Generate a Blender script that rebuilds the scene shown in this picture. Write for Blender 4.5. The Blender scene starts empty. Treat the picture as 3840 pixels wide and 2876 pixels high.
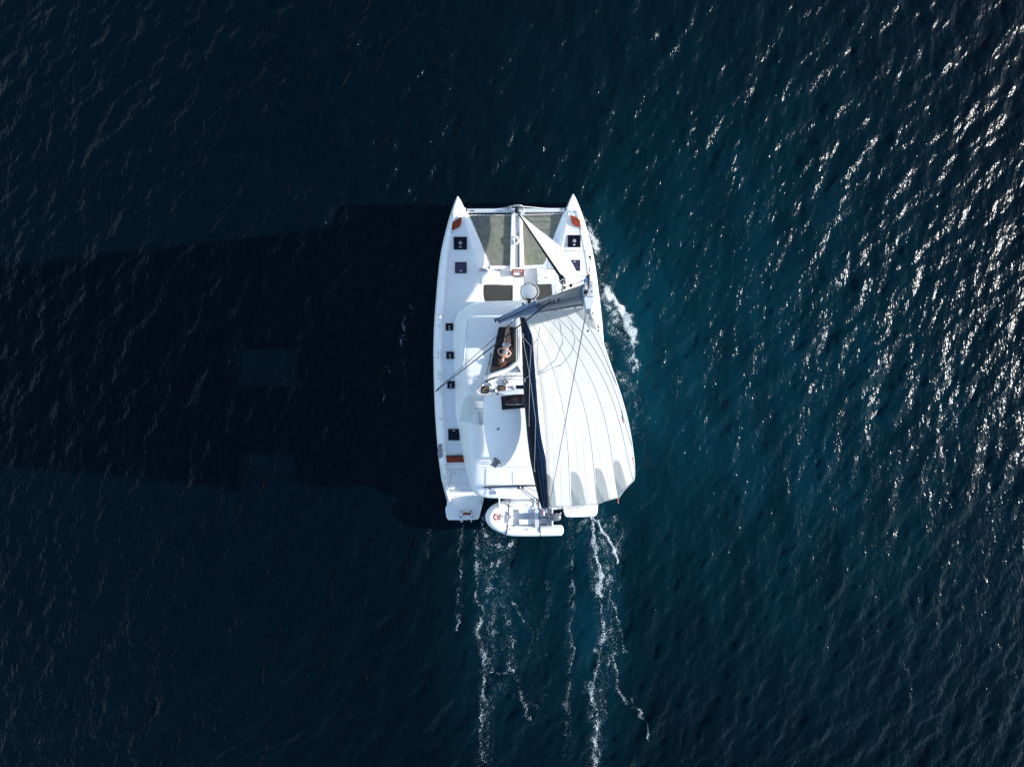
import bpy, bmesh, math, random
import numpy as np
from mathutils import Vector, Matrix

rng = random.Random(7)
S = bpy.context.scene
COL = S.collection
R = math.radians

# ------------------------------------------------------------------ camera
PW, PH, FL = 3840.0, 2876.0, 2667.0          # photograph size and focal length in its pixels
CAMH = 29.5                                   # drone height above the sea
fwd = Vector((34 / FL, -78 / FL, -1)).normalized()
upv = (Vector((0, 1, 0)) - fwd * fwd.y).normalized()
rgt = fwd.cross(upv)
cam_d = bpy.data.cameras.new('drone_camera')
cam = bpy.data.objects.new('drone_camera', cam_d)
COL.objects.link(cam)
cam_d.sensor_width = 36.0
cam_d.lens = 36.0 * FL / PW
cam_d.clip_start = 0.1
cam_d.clip_end = 9000
cam.matrix_world = Matrix(((rgt.x, upv.x, -fwd.x, 0), (rgt.y, upv.y, -fwd.y, 0),
                           (rgt.z, upv.z, -fwd.z, CAMH), (0, 0, 0, 1)))
S.camera = cam

# ------------------------------------------------------------------ sky, sun, exposure
SUN_EL, SUN_AZ = R(20.5), R(90)                 # azimuth clockwise from +Y (the bow)
world = bpy.data.worlds.new('World')
S.world = world
world.use_nodes = True
wn = world.node_tree
sky = wn.nodes.new('ShaderNodeTexSky')
sky.sky_type = 'NISHITA'
sky.sun_disc = False
sky.sun_elevation = SUN_EL
sky.sun_rotation = SUN_AZ
sky.air_density = 1.0
sky.dust_density = 0.2
sky.ozone_density = 1.6
wn.links.new(sky.outputs[0], wn.nodes['Background'].inputs[0])
wn.nodes['Background'].inputs[1].default_value = 0.145
sd = Vector((math.sin(SUN_AZ) * math.cos(SUN_EL), math.cos(SUN_AZ) * math.cos(SUN_EL), math.sin(SUN_EL)))
sun_l = bpy.data.lights.new('sun', 'SUN')
sun_l.energy = 3.9
sun_l.angle = R(0.9)
sun_l.color = (1.0, 0.965, 0.91)
sun = bpy.data.objects.new('sun', sun_l)
COL.objects.link(sun)
sun.rotation_euler = (-sd).to_track_quat('-Z', 'Y').to_euler()
S.view_settings.view_transform = 'Standard'
S.view_settings.look = 'None'
S.view_settings.exposure = 1.15
S.view_settings.gamma = 1.0
S.view_settings.use_curve_mapping = False


def at(px, py, z):
    """point where the line of sight through photograph pixel px, py meets height z"""
    d = fwd * FL + rgt * (px - PW / 2) - upv * (py - PH / 2)
    t = (z - CAMH) / d.z
    return Vector((d.x * t, d.y * t, z))


def proj(p):
    q = Vector(p) - Vector((0, 0, CAMH))
    c = q.dot(fwd)
    return PW / 2 + FL * q.dot(rgt) / c, PH / 2 - FL * q.dot(upv) / c


CA, CB = at(1933.5, 733, 1.75), at(1957.5, 1937, 0.5)
CD = Vector((CB.x - CA.x, CB.y - CA.y, 0)).normalized()      # bow to stern
CN = Vector((-CD.y, CD.x, 0))                                 # towards starboard
if CN.x < 0:
    CN = -CN


def mir(p):
    q = p - CA
    return p - 2 * Vector((q.x * CN.x + q.y * CN.y) * CN if False else CN * (q.x * CN.x + q.y * CN.y))


def centre(p):
    q = p - CA
    return p - CN * (q.x * CN.x + q.y * CN.y)


# ------------------------------------------------------------------ materials
MATS = {}


def mk(name, col, rough=0.45, metal=0.0, var=0.06, scale=5.0, bump=0.0, bscale=120.0, trans=0.0, coat=0.0, spec=0.5):
    m = bpy.data.materials.new(name)
    m.use_nodes = True
    nt = m.node_tree
    b = nt.nodes['Principled BSDF']
    tc = nt.nodes.new('ShaderNodeTexCoord')
    nz = nt.nodes.new('ShaderNodeTexNoise')
    nz.inputs['Scale'].default_value = scale
    nz.inputs['Detail'].default_value = 5
    nt.links.new(tc.outputs['Object'], nz.inputs['Vector'])
    rp = nt.nodes.new('ShaderNodeValToRGB')
    rp.color_ramp.elements[0].position = 0.3
    rp.color_ramp.elements[1].position = 0.7
    rp.color_ramp.elements[0].color = (*[c * (1 - var) for c in col], 1)
    rp.color_ramp.elements[1].color = (*[min(1, c * (1 + var)) for c in col], 1)
    nt.links.new(nz.outputs['Fac'], rp.inputs['Fac'])
    nt.links.new(rp.outputs['Color'], b.inputs['Base Color'])
    b.inputs['Roughness'].default_value = rough
    b.inputs['Metallic'].default_value = metal
    b.inputs['Coat Weight'].default_value = coat
    b.inputs['Specular IOR Level'].default_value = spec
    if bump > 0:
        n2 = nt.nodes.new('ShaderNodeTexNoise')
        n2.inputs['Scale'].default_value = bscale
        n2.inputs['Detail'].default_value = 3
        nt.links.new(tc.outputs['Object'], n2.inputs['Vector'])
        bp = nt.nodes.new('ShaderNodeBump')
        bp.inputs['Strength'].default_value = bump
        bp.inputs['Distance'].default_value = 0.02
        nt.links.new(n2.outputs['Fac'], bp.inputs['Height'])
        nt.links.new(bp.outputs['Normal'], b.inputs['Normal'])
    if trans > 0:
        out = nt.nodes['Material Output']
        tr = nt.nodes.new('ShaderNodeBsdfTranslucent')
        nt.links.new(rp.outputs['Color'], tr.inputs['Color'])
        mx = nt.nodes.new('ShaderNodeMixShader')
        mx.inputs[0].default_value = trans
        nt.links.new(b.outputs[0], mx.inputs[1])
        nt.links.new(tr.outputs[0], mx.inputs[2])
        nt.links.new(mx.outputs[0], out.inputs['Surface'])
    MATS[name] = m
    return m


def mk_clear(name, tint, amount, rough=0.05):
    """tinted glazing: part see-through, part glossy"""
    m = bpy.data.materials.new(name)
    m.use_nodes = True
    nt = m.node_tree
    b = nt.nodes['Principled BSDF']
    nz = nt.nodes.new('ShaderNodeTexNoise')
    nz.inputs['Scale'].default_value = 3
    rp = nt.nodes.new('ShaderNodeValToRGB')
    rp.color_ramp.elements[0].color = (*[c * .9 for c in tint], 1)
    rp.color_ramp.elements[1].color = (*[min(1, c * 1.1) for c in tint], 1)
    nt.links.new(nz.outputs['Fac'], rp.inputs['Fac'])
    nt.links.new(rp.outputs['Color'], b.inputs['Base Color'])
    b.inputs['Roughness'].default_value = rough
    tp = nt.nodes.new('ShaderNodeBsdfTransparent')
    tp.inputs['Color'].default_value = (*[min(1, .35 + c) for c in tint], 1)
    mx = nt.nodes.new('ShaderNodeMixShader')
    mx.inputs[0].default_value = amount
    nt.links.new(b.outputs[0], mx.inputs[1])
    nt.links.new(tp.outputs[0], mx.inputs[2])
    nt.links.new(mx.outputs[0], nt.nodes['Material Output'].inputs['Surface'])
    return m


GEL = mk('gelcoat', (.80, .80, .79), .28, var=.025, scale=1.4, coat=.2)
NONSKID = mk('nonskid', (.74, .75, .75), .6, var=.03, scale=3, bump=.25, bscale=300)
ROOFM = mk('roof_gelcoat', (.79, .79, .78), .38, var=.025, scale=1.2, bump=.06, bscale=260)
GLASS = mk('smoked_glass', (.004, .005, .011), .06, var=.3, scale=4, spec=.22)
PURPLE = mk('tinted_glass', (.035, .03, .07), .08, var=.25, scale=9)
FRAME = mk('black_frame', (.007, .007, .009), .45, var=.15, spec=.25)
BLACK = mk('black_plastic', (.012, .012, .014), .45, var=.2)
STEEL = mk('stainless', (.62, .63, .65), .18, metal=1.0, var=.05)
ALU = mk('mast_paint', (.22, .27, .33), .28, metal=.9, var=.10, scale=2.2, bump=.05, bscale=40)
BEAMM = mk('beam_paint', (.60, .62, .65), .35, metal=.25, var=.05)
TEAK = mk('teak', (.23, .034, .013), .6, var=.22, scale=22, bump=.15, spec=.2)
CUSH = mk('charcoal_canvas', (.050, .049, .046), .9, var=.14, scale=30, bump=.4, bscale=500, spec=.2)
MATF = mk('mat_fabric', (.030, .028, .026), .9, var=.18, scale=24, bump=.4, bscale=420, spec=.2)
SAIL = mk('sailcloth', (.80, .79, .765), .6, var=.02, scale=1.5, trans=.32, bump=.08, bscale=9)
BAG = mk('navy_canvas', (.016, .022, .036), .85, var=.2, scale=7, bump=.5, bscale=14, trans=.12)
BAGLIT = mk('navy_canvas_lit', (.03, .07, .15), .8, var=.18, scale=7, bump=.6, bscale=12, trans=.5)  # same canvas as the port flap, with its lit blue put into the colour
BATTEN = mk('batten_pocket', (.22, .23, .25), .6, var=.15, scale=9)
ROPEW = mk('white_rope', (.66, .65, .62), .8, var=.2, scale=60)
ROPEG = mk('grey_rope', (.20, .20, .21), .8, var=.2, scale=60)
ROPEB = mk('black_rope', (.012, .012, .016), .7, var=.2, scale=60)
ROPER = mk('red_white_rope', (.62, .16, .17), .8, var=.6, scale=34)
ROPET = mk('tan_rope', (.20, .15, .09), .85, var=.4, scale=40)
NETM = mk('net_cord', (.34, .345, .27), .9, var=.2, scale=8)
TUBEM = mk('inflatable_fabric', (.76, .77, .77), .5, var=.03, scale=3, bump=.05, bscale=60)
GRP = mk('dinghy_hull', (.62, .64, .68), .5, var=.04, scale=6)
COWL = mk('engine_cowl', (.12, .125, .14), .4, var=.25, scale=14)
VINYL = mk_clear('clear_vinyl', (.50, .54, .56), .62, .25)
SKYL = mk_clear('skylight_pane', (.05, .035, .04), .55, .05)
SKIN = mk('skin', (.43, .25, .18), .5, var=.07, scale=18)
HAIRM = mk('auburn_hair', (.13, .045, .018), .5, var=.5, scale=40)
TOPM = mk('grey_top', (.24, .25, .24), .85, var=.25, scale=30)
SHORTM = mk('pink_shorts', (.62, .52, .50), .85, var=.12, scale=40)
REDP = mk('red_plastic', (.5, .03, .03), .4, var=.1)
GREENP = mk('green_plastic', (.03, .25, .08), .4, var=.1)
ORANGEP = mk('orange_plastic', (.7, .14, .03), .5, var=.1)
BLUEP = mk('blue_tape', (.07, .22, .50), .5, var=.1)
GREYP = mk('grey_plastic', (.22, .23, .25), .5, var=.25, scale=12)
LIGHTG = mk('light_grey', (.55, .56, .58), .45, var=.05)
SEATB = mk('brown_cushion', (.16, .10, .075), .8, var=.25, scale=18)
WHITEP = mk('white_plastic', (.78, .78, .77), .35, var=.03)
FOAM = mk('sea_foam', (.78, .86, .88), .8, var=.08, scale=12, trans=.25, bump=.5, bscale=40)

# thin foam lets the water show through
_nt = FOAM.node_tree
_out = _nt.nodes['Material Output']
_src = _out.inputs['Surface'].links[0].from_socket
_at = _nt.nodes.new('ShaderNodeAttribute')
_at.attribute_name = 'thickness'
_tp = _nt.nodes.new('ShaderNodeBsdfTransparent')
_mx = _nt.nodes.new('ShaderNodeMixShader')
_nt.links.new(_at.outputs['Fac'], _mx.inputs[0])
_nt.links.new(_tp.outputs[0], _mx.inputs[1])
_nt.links.new(_src, _mx.inputs[2])
_nt.links.new(_mx.outputs[0], _out.inputs['Surface'])

# ------------------------------------------------------------------ builders
ORG = {}


def tag(o, label=None, cat=None, group=None, kind=None):
    if label: o['label'] = label
    if cat: o['category'] = cat
    if group: o['group'] = group
    if kind: o['kind'] = kind
    return o


def empty(name, loc, label=None, cat=None, group=None, parent=None):
    o = bpy.data.objects.new(name, None)
    COL.objects.link(o)
    o.empty_display_size = .3
    loc = Vector(loc)
    if parent is not None:
        o.parent = parent
        ORG[o.name] = ORG[parent.name]
    else:
        o.location = loc
        ORG[o.name] = loc.copy()
    return tag(o, label, cat, group)


class MB:
    def __init__(s):
        s.v, s.f = [], []

    def add(s, vs, fs):
        n = len(s.v)
        s.v += [Vector(p) for p in vs]
        s.f += [tuple(i + n for i in f) for f in fs]
        return s

    def prism(s, top, depth):
        n = len(top)
        top = [Vector(p) for p in top]
        a = sum(top[i].x * top[(i + 1) % n].y - top[(i + 1) % n].x * top[i].y for i in range(n))
        if a < 0:
            top = top[::-1]
        bot = [p - Vector((0, 0, depth)) for p in top]
        fs = [tuple(range(n)), tuple(range(2 * n - 1, n - 1, -1))]
        fs += [(i, i + n, (i + 1) % n + n, (i + 1) % n) for i in range(n)]
        return s.add(top + bot, fs)

    def box(s, c, size, ax=None):
        ax = ax or (Vector((1, 0, 0)), Vector((0, 1, 0)), Vector((0, 0, 1)))
        c = Vector(c)
        vs = [c + ax[0] * (i * size[0] / 2) + ax[1] * (j * size[1] / 2) + ax[2] * (k * size[2] / 2)
              for k in (-1, 1) for j in (-1, 1) for i in (-1, 1)]
        return s.add(vs, [(0, 2, 3, 1), (4, 5, 7, 6), (0, 1, 5, 4), (2, 6, 7, 3), (0, 4, 6, 2), (1, 3, 7, 5)])

    def tube(s, path, r, n=8, cap=True, sx=1.0):
        path = [Vector(p) for p in path]
        m = len(path)
        rs = r if isinstance(r, (list, tuple)) else [r] * m
        t0 = (path[1] - path[0]).normalized()
        ref = Vector((0, 0, 1)) if abs(t0.z) < .9 else Vector((0, 1, 0))
        nrm = (ref - t0 * ref.dot(t0)).normalized()
        rings = []
        for i in range(m):
            t = (path[min(i + 1, m - 1)] - path[max(i - 1, 0)])
            t = t.normalized() if t.length > 1e-9 else t0
            nrm = (nrm - t * nrm.dot(t))
            nrm = nrm.normalized() if nrm.length > 1e-6 else Vector((1, 0, 0))
            b = t.cross(nrm)
            rings.append([path[i] + (nrm * math.cos(2 * math.pi * k / n) + b * (sx * math.sin(2 * math.pi * k / n))) * rs[i]
                          for k in range(n)])
        return s.loft(rings, cap)

    def loft(s, rings, cap=True, closed=True):
        n = len(rings[0])
        vs = [p for r in rings for p in r]
        fs = []
        for i in range(len(rings) - 1):
            for k in range(n if closed else n - 1):
                a, b = i * n + k, i * n + (k + 1) % n
                fs.append((a, b, b + n, a + n))
        if cap:
            fs.append(tuple(range(n - 1, -1, -1)))
            fs.append(tuple(range((len(rings) - 1) * n, len(rings) * n)))
        return s.add(vs, fs)

    def lathe(s, c, prof, n=20, axis=None):
        c = Vector(c)
        az = Vector(axis).normalized() if axis is not None else Vector((0, 0, 1))
        ax = Vector((1, 0, 0)) if abs(az.x) < .9 else Vector((0, 1, 0))
        ax = (ax - az * ax.dot(az)).normalized()
        ay = az.cross(ax)
        return s.loft([[c + az * z + (ax * math.cos(2 * math.pi * k / n) + ay * math.sin(2 * math.pi * k / n)) * r
                        for k in range(n)] for r, z in prof])

    def mirror(s):
        o = MB()
        o.v = [mir(p) for p in s.v]
        o.f = [tuple(reversed(f)) for f in s.f]
        return o

    def join(s, o):
        return s.add(o.v, o.f)

    def build(s, name, mat, parent=None, bevel=0.0, angle=38, label=None, cat=None, group=None, kind=None, loc=None):
        me = bpy.data.meshes.new(name)
        if parent is not None:
            org = ORG[parent.name]
        elif loc is not None:
            org = Vector(loc)
        else:
            org = Vector((0, 0, 0))
        me.from_pydata([tuple(p - org) for p in s.v], [], s.f)
        me.validate()
        bm = bmesh.new()
        bm.from_mesh(me)
        bmesh.ops.recalc_face_normals(bm, faces=bm.faces)
        bm.to_mesh(me)
        bm.free()
        me.polygons.foreach_set('use_smooth', [True] * len(me.polygons))
        me.set_sharp_from_angle(angle=R(angle))
        me.materials.append(mat)
        me.update()
        o = bpy.data.objects.new(name, me)
        COL.objects.link(o)
        if parent is not None:
            o.parent = parent
        else:
            o.location = org
        ORG[o.name] = org.copy()
        if bevel > 0:
            b = o.modifiers.new('Bevel', 'BEVEL')
            b.width = bevel
            b.segments = 3
            b.limit_method = 'ANGLE'
            b.angle_limit = R(40)
            b.harden_normals = True
        return tag(o, label, cat, group, kind)


def spl(pts, n=8, closed=False):
    """Catmull-Rom through pts"""
    pts = [Vector(p) for p in pts]
    out = []
    m = len(pts)
    for i in range(m if closed else m - 1):
        g = lambda j: pts[j % m] if closed else pts[max(0, min(m - 1, j))]
        p0, p1, p2, p3 = g(i - 1), g(i), g(i + 1), g(i + 2)
        for k in range(n):
            t = k / n
            out.append(.5 * ((2 * p1) + (p2 - p0) * t + (2 * p0 - 5 * p1 + 4 * p2 - p3) * t * t + (3 * p1 - p0 - 3 * p2 + p3) * t ** 3))
    if not closed:
        out.append(pts[-1])
    return out


def PP(pts, z):
    return [at(x, y, z) for x, y in pts]


def ellipse(c, rx, ry, n=24, z=0):
    return [Vector(c) + Vector((rx * math.cos(2 * math.pi * k / n), ry * math.sin(2 * math.pi * k / n), z)) for k in range(n)]


def line(name, a, b, r, mat, parent, sag=0.0, n=6, **kw):
    a, b = Vector(a), Vector(b)
    k = 1 if sag == 0 else 8
    path = [a.lerp(b, i / k) - Vector((0, 0, sag * 4 * (i / k) * (1 - i / k))) for i in range(k + 1)]
    return MB().tube(path, r, n).build(name, mat, parent, **kw)

# ------------------------------------------------------------------ the sea
SEA = {}


def make_sea():
    dx = 0.06
    nx, ny = 768, 576
    x0, y0 = 0.4 - nx * dx / 2, -0.9 - ny * dx / 2
    r = np.random.RandomState(11)
    kx = 2 * np.pi * np.fft.fftfreq(nx, dx)[None, :]
    ky = 2 * np.pi * np.fft.fftfreq(ny, dx)[:, None]
    k = np.sqrt(kx ** 2 + ky ** 2)
    k[0, 0] = 1e9
    th = R(-34)
    cs = (kx * math.cos(th) + ky * math.sin(th)) / k
    kp = 2 * np.pi / 1.7
    E = k ** -4.0 * np.exp(-(kp / k) ** 2) * (0.035 + 0.965 * np.abs(cs) ** 5) * np.exp(-(k / 48.0) ** 2)
    amp = np.sqrt(E) * (r.normal(size=k.shape) + 1j * r.normal(size=k.shape))
    h = np.real(np.fft.ifft2(amp))
    sx = np.gradient(h, dx, axis=1)
    sy = np.gradient(h, dx, axis=0)
    rms = math.sqrt(float(np.mean(sx ** 2 + sy ** 2)))
    h *= SEA_SLOPE / rms
    # outer rings reach the horizon, dying down to flat water
    g = 1.0
    ext = []
    step = dx
    d = 0.0
    while d < 4000:
        step *= 1.32
        d += step
        ext.append(d)
    ext = np.array(ext)
    xs = np.concatenate([(x0 - ext)[::-1], x0 + dx * np.arange(nx), x0 + dx * (nx - 1) + ext])
    ys = np.concatenate([(y0 - ext)[::-1], y0 + dx * np.arange(ny), y0 + dx * (ny - 1) + ext])
    m = len(ext)
    H = np.zeros((len(ys), len(xs)))
    H[m:m + ny, m:m + nx] = h
    fade = np.exp(-np.arange(m) * .35)
    for i in range(m):
        H[m:m + ny, m - 1 - i] = h[:, 0] * fade[i]
        H[m:m + ny, m + nx + i] = h[:, -1] * fade[i]
        H[m - 1 - i, m:m + nx] = h[0] * fade[i]
        H[m + ny + i, m:m + nx] = h[-1] * fade[i]
    X, Y = np.meshgrid(xs, ys)
    co = np.stack([X, Y, H], -1).reshape(-1, 3)
    NX, NY = len(xs), len(ys)
    a = (np.arange(NY - 1)[:, None] * NX + np.arange(NX - 1)[None, :]).ravel()
    quads = np.stack([a, a + 1, a + 1 + NX, a + NX], -1)
    SEA.update(x0=x0, y0=y0, dx=dx, h=h)
    return fast_mesh('sea', co, quads)


def fast_mesh(name, co, quads):
    me = bpy.data.meshes.new(name)
    me.vertices.add(len(co))
    me.vertices.foreach_set('co', co.astype(np.float32).ravel())
    n = len(quads)
    me.loops.add(n * 4)
    me.loops.foreach_set('vertex_index', quads.astype(np.int32).ravel())
    me.polygons.add(n)
    me.polygons.foreach_set('loop_start', np.arange(n, dtype=np.int32) * 4)
    me.polygons.foreach_set('use_smooth', np.ones(n, dtype=bool))
    me.update(calc_edges=True)
    return me


def sea_z(X, Y):
    h, dx = SEA['h'], SEA['dx']
    fx = np.clip((X - SEA['x0']) / dx, 0, h.shape[1] - 1.001)
    fy = np.clip((Y - SEA['y0']) / dx, 0, h.shape[0] - 1.001)
    i, j = fx.astype(int), fy.astype(int)
    u, v = fx - i, fy - j
    return (h[j, i] * (1 - u) * (1 - v) + h[j, i + 1] * u * (1 - v) + h[j + 1, i] * (1 - u) * v + h[j + 1, i + 1] * u * v)


SEA_SLOPE = 0.195
RIP = 0.0038


def sea_material():
    m = bpy.data.materials.new('sea_water')
    m.use_nodes = True
    nt = m.node_tree
    b = nt.nodes['Principled BSDF']
    tc = nt.nodes.new('ShaderNodeTexCoord')
    mp = nt.nodes.new('ShaderNodeMapping')
    mp.inputs['Rotation'].default_value = (0, 0, R(31))
    mp.inputs['Scale'].default_value = (1.0, 0.42, 1)
    nt.links.new(tc.outputs['Object'], mp.inputs['Vector'])
    nz = nt.nodes.new('ShaderNodeTexNoise')
    nz.inputs['Scale'].default_value = 9.0
    nz.inputs['Detail'].default_value = 2.0
    nz.inputs['Roughness'].default_value = 0.55
    nt.links.new(mp.outputs[0], nz.inputs['Vector'])
    bp = nt.nodes.new('ShaderNodeBump')
    bp.inputs['Strength'].default_value = 1.0
    bp.inputs['Distance'].default_value = RIP * 10
    nt.links.new(nz.outputs['Fac'], bp.inputs['Height'])
    nt.links.new(bp.outputs[0], b.inputs['Normal'])
    # slow drifts of colour in the deep water
    n2 = nt.nodes.new('ShaderNodeTexNoise')
    n2.inputs['Scale'].default_value = 0.12
    n2.inputs['Detail'].default_value = 3
    nt.links.new(tc.outputs['Object'], n2.inputs['Vector'])
    rp = nt.nodes.new('ShaderNodeValToRGB')
    rp.color_ramp.elements[0].color = (.0002, .0028, .0052, 1)
    rp.color_ramp.elements[1].color = (.0003, .0039, .0074, 1)
    nt.links.new(n2.outputs['Fac'], rp.inputs['Fac'])
    # paler, greener water: bubbles by the hulls, plus sun-side glow painted in to starboard
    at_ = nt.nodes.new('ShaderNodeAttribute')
    at_.attribute_name = 'aeration_sunglow'
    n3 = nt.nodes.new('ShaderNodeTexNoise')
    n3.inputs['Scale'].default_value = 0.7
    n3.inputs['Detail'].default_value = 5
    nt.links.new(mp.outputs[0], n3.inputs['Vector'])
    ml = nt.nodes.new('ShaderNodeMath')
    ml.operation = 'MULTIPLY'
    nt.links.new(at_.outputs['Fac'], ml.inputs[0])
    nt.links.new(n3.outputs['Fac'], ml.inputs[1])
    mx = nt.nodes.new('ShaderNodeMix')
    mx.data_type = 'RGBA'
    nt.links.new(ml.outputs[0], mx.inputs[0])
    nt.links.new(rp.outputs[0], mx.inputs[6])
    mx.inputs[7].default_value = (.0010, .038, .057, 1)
    # light welling up from below the surface: a diffuse part that hardly follows the ripples
    b.inputs['Base Color'].default_value = (0, 0, 0, 1)
    df = nt.nodes.new('ShaderNodeBsdfDiffuse')
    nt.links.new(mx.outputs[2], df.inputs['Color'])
    gm = nt.nodes.new('ShaderNodeNewGeometry')
    sc = nt.nodes.new('ShaderNodeVectorMath')
    sc.operation = 'MULTIPLY_ADD'
    sc.inputs[1].default_value = (.4, .4, .4)
    sc.inputs[2].default_value = (0, 0, .6)
    nt.links.new(gm.outputs['Normal'], sc.inputs[0])
    nm = nt.nodes.new('ShaderNodeVectorMath')
    nm.operation = 'NORMALIZE'
    nt.links.new(sc.outputs[0], nm.inputs[0])
    nt.links.new(nm.outputs[0], df.inputs['Normal'])
    ad = nt.nodes.new('ShaderNodeAddShader')
    nt.links.new(b.outputs[0], ad.inputs[0])
    nt.links.new(df.outputs[0], ad.inputs[1])
    nt.links.new(ad.outputs[0], nt.nodes['Material Output'].inputs['Surface'])
    b.inputs['Roughness'].default_value = 0.2
    b.inputs['IOR'].default_value = 1.333
    b.inputs['Specular IOR Level'].default_value = 0.13
    return m


sea_me = make_sea()
_co = np.empty(len(sea_me.vertices) * 3, dtype=np.float32)
sea_me.vertices.foreach_get('co', _co)
_co = _co.reshape(-1, 3)
_air_glow = np.zeros(len(_co), dtype=np.float32)
for px, py, rx, ry, w in ((2330, 1000, 1.3, 2.6, .4), (2360, 1250, 1.8, 3.0, .45), (2420, 1550, 2.0, 3.0, .35), (2750, 1300, 8.0, 9.0, .55), (3200, 1900, 11.0, 10.0, .32), (2700, 300, 9, 7, .15),  # the broad ellipses to starboard paint brighter sun-side water into the colour
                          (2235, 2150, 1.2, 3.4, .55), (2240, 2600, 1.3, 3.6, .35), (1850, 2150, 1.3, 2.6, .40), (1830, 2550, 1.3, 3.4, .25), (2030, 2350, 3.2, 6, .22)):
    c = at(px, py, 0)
    _air_glow += w * np.exp(-((_co[:, 0] - c.x) / rx) ** 2 - ((_co[:, 1] - c.y) / ry) ** 2)
sea_me.attributes.new('aeration_sunglow', 'FLOAT', 'POINT').data.foreach_set('value', np.clip(_air_glow, 0, 1.3))
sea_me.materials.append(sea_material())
sea = bpy.data.objects.new('sea', sea_me)
COL.objects.link(sea)
tag(sea, 'dark blue rippled open sea around the catamaran', kind='structure')

# ------------------------------------------------------------------ catamaran
boat = empty('sailing_catamaran', centre(at(1948, 1340, 0)),
             'large white sailing catamaran under full sail seen from above', 'sailboat')

# --- hulls:   y, outer gunwale, outer deck edge, inner deck crest, inner lower edge, deck z
HST = [(737, 1714.5, 1715, 1718, 1718.5, 1.78), (744, 1711, 1714, 1721, 1723, 1.80), (757, 1705, 1710, 1727, 1731, 1.81), (780, 1696.5, 1703, 1737, 1741, 1.80),
       (806, 1688, 1697, 1744, 1756, 1.79), (825, 1682, 1693, 1749, 1766, 1.78), (881, 1667.6, 1683, 1764, 1790, 1.75), (934, 1655.5, 1674, 1779, 1813, 1.72),
       (990, 1647, 1667, 1793, 1836, 1.70), (1057, 1640, 1661, 1805, 1838, 1.68), (1164, 1631.5, 1654, 1808, 1838, 1.65),
       (1237, 1627, 1650, 1810, 1838, 1.63), (1321, 1625, 1648, 1810, 1838, 1.62), (1418, 1626.5, 1649, 1810, 1838, 1.60),
       (1480, 1628.5, 1650.5, 1810, 1838, 1.59), (1549, 1631, 1653, 1810, 1838, 1.58), (1621, 1636, 1657, 1810, 1835, 1.57),
       (1670, 1640, 1660, 1810, 1832, 1.56), (1740, 1647, 1665, 1812, 1830, 1.55)]


def hull_rings():
    rings = []
    for y, xo, xd, xi, xg, z in HST:
        d = at(xd, y, z)
        o = at(xo, y, z - .20)
        i = at(xi, y, z)
        gin = at(xg, y, z - .16)
        w = max(.01, gin.x - o.x)
        k = min(1, w / 1.2)
        ow = o + Vector((.10 * k, 0, 0)); ow.z = .35
        om = o + Vector((.22 * k, 0, 0)); om.z = -.1
        ok = o + Vector((.55 * k, 0, 0)); ok.z = -.55
        iw = o + Vector((min(w * .98, 1.15), 0, 0)); iw.z = .35
        im = o + Vector((min(w * .9, 1.0), 0, 0)); im.z = -.1
        gl = gin.copy(); gl.z = max(.7, gin.z - .35)
        mid = d.lerp(o, .5) + Vector((-.012, 0, .025)) * k
        rings.append([ok, om, ow, o, mid, d, i, gin, gl, iw, im])
    return rings


hb = MB().loft(hull_rings())
hb.mirror().build('hull', GEL, boat, angle=50)
hull_p = hb.build('hull', GEL, boat, angle=50)

# lower aft body of each hull carrying the swim platform
rings = []
for y, xa, xb, z in [(1735, 1648, 1812, .44), (1800, 1655, 1812, .44), (1860, 1676, 1808, .43), (1915, 1676, 1800, .42), (1944, 1682, 1792, .42)]:
    a, b = at(xa, y, z), at(xb, y, z)
    rings.append([Vector((a.x + .1, a.y, -.45)), Vector((a.x, a.y, 0)), a, b, Vector((b.x, b.y, 0)), Vector((b.x - .1, b.y, -.45))])
mb = MB().loft(rings)
mb.mirror().build('stern_body', GEL, boat, bevel=.03)
mb.build('stern_body', GEL, boat, bevel=.03)
plat = [(1670, 1904.5), (1676, 1896), (1683, 1885), (1688, 1872), (1690.5, 1856), (1774, 1853), (1793, 1859), (1815, 1864.7), (1810, 1888), (1805, 1909), (1800, 1929), (1795.5, 1943), (1790, 1947.5), (1770, 1949),
        (1730, 1950.5), (1684.5, 1950), (1677, 1946), (1673.5, 1935), (1671, 1920)]
mb = MB().prism(PP(plat, .53), .14)
mb.mirror().build('swim_platform', NONSKID, boat, bevel=.035)
mb.build('swim_platform', NONSKID, boat, bevel=.035)


def both(mb, name, mat, bevel=0.0, angle=38, **kw):
    mb.mirror().build(name, mat, boat, bevel=bevel, angle=angle, **kw)
    return mb.build(name, mat, boat, bevel=bevel, angle=angle, **kw)


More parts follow.
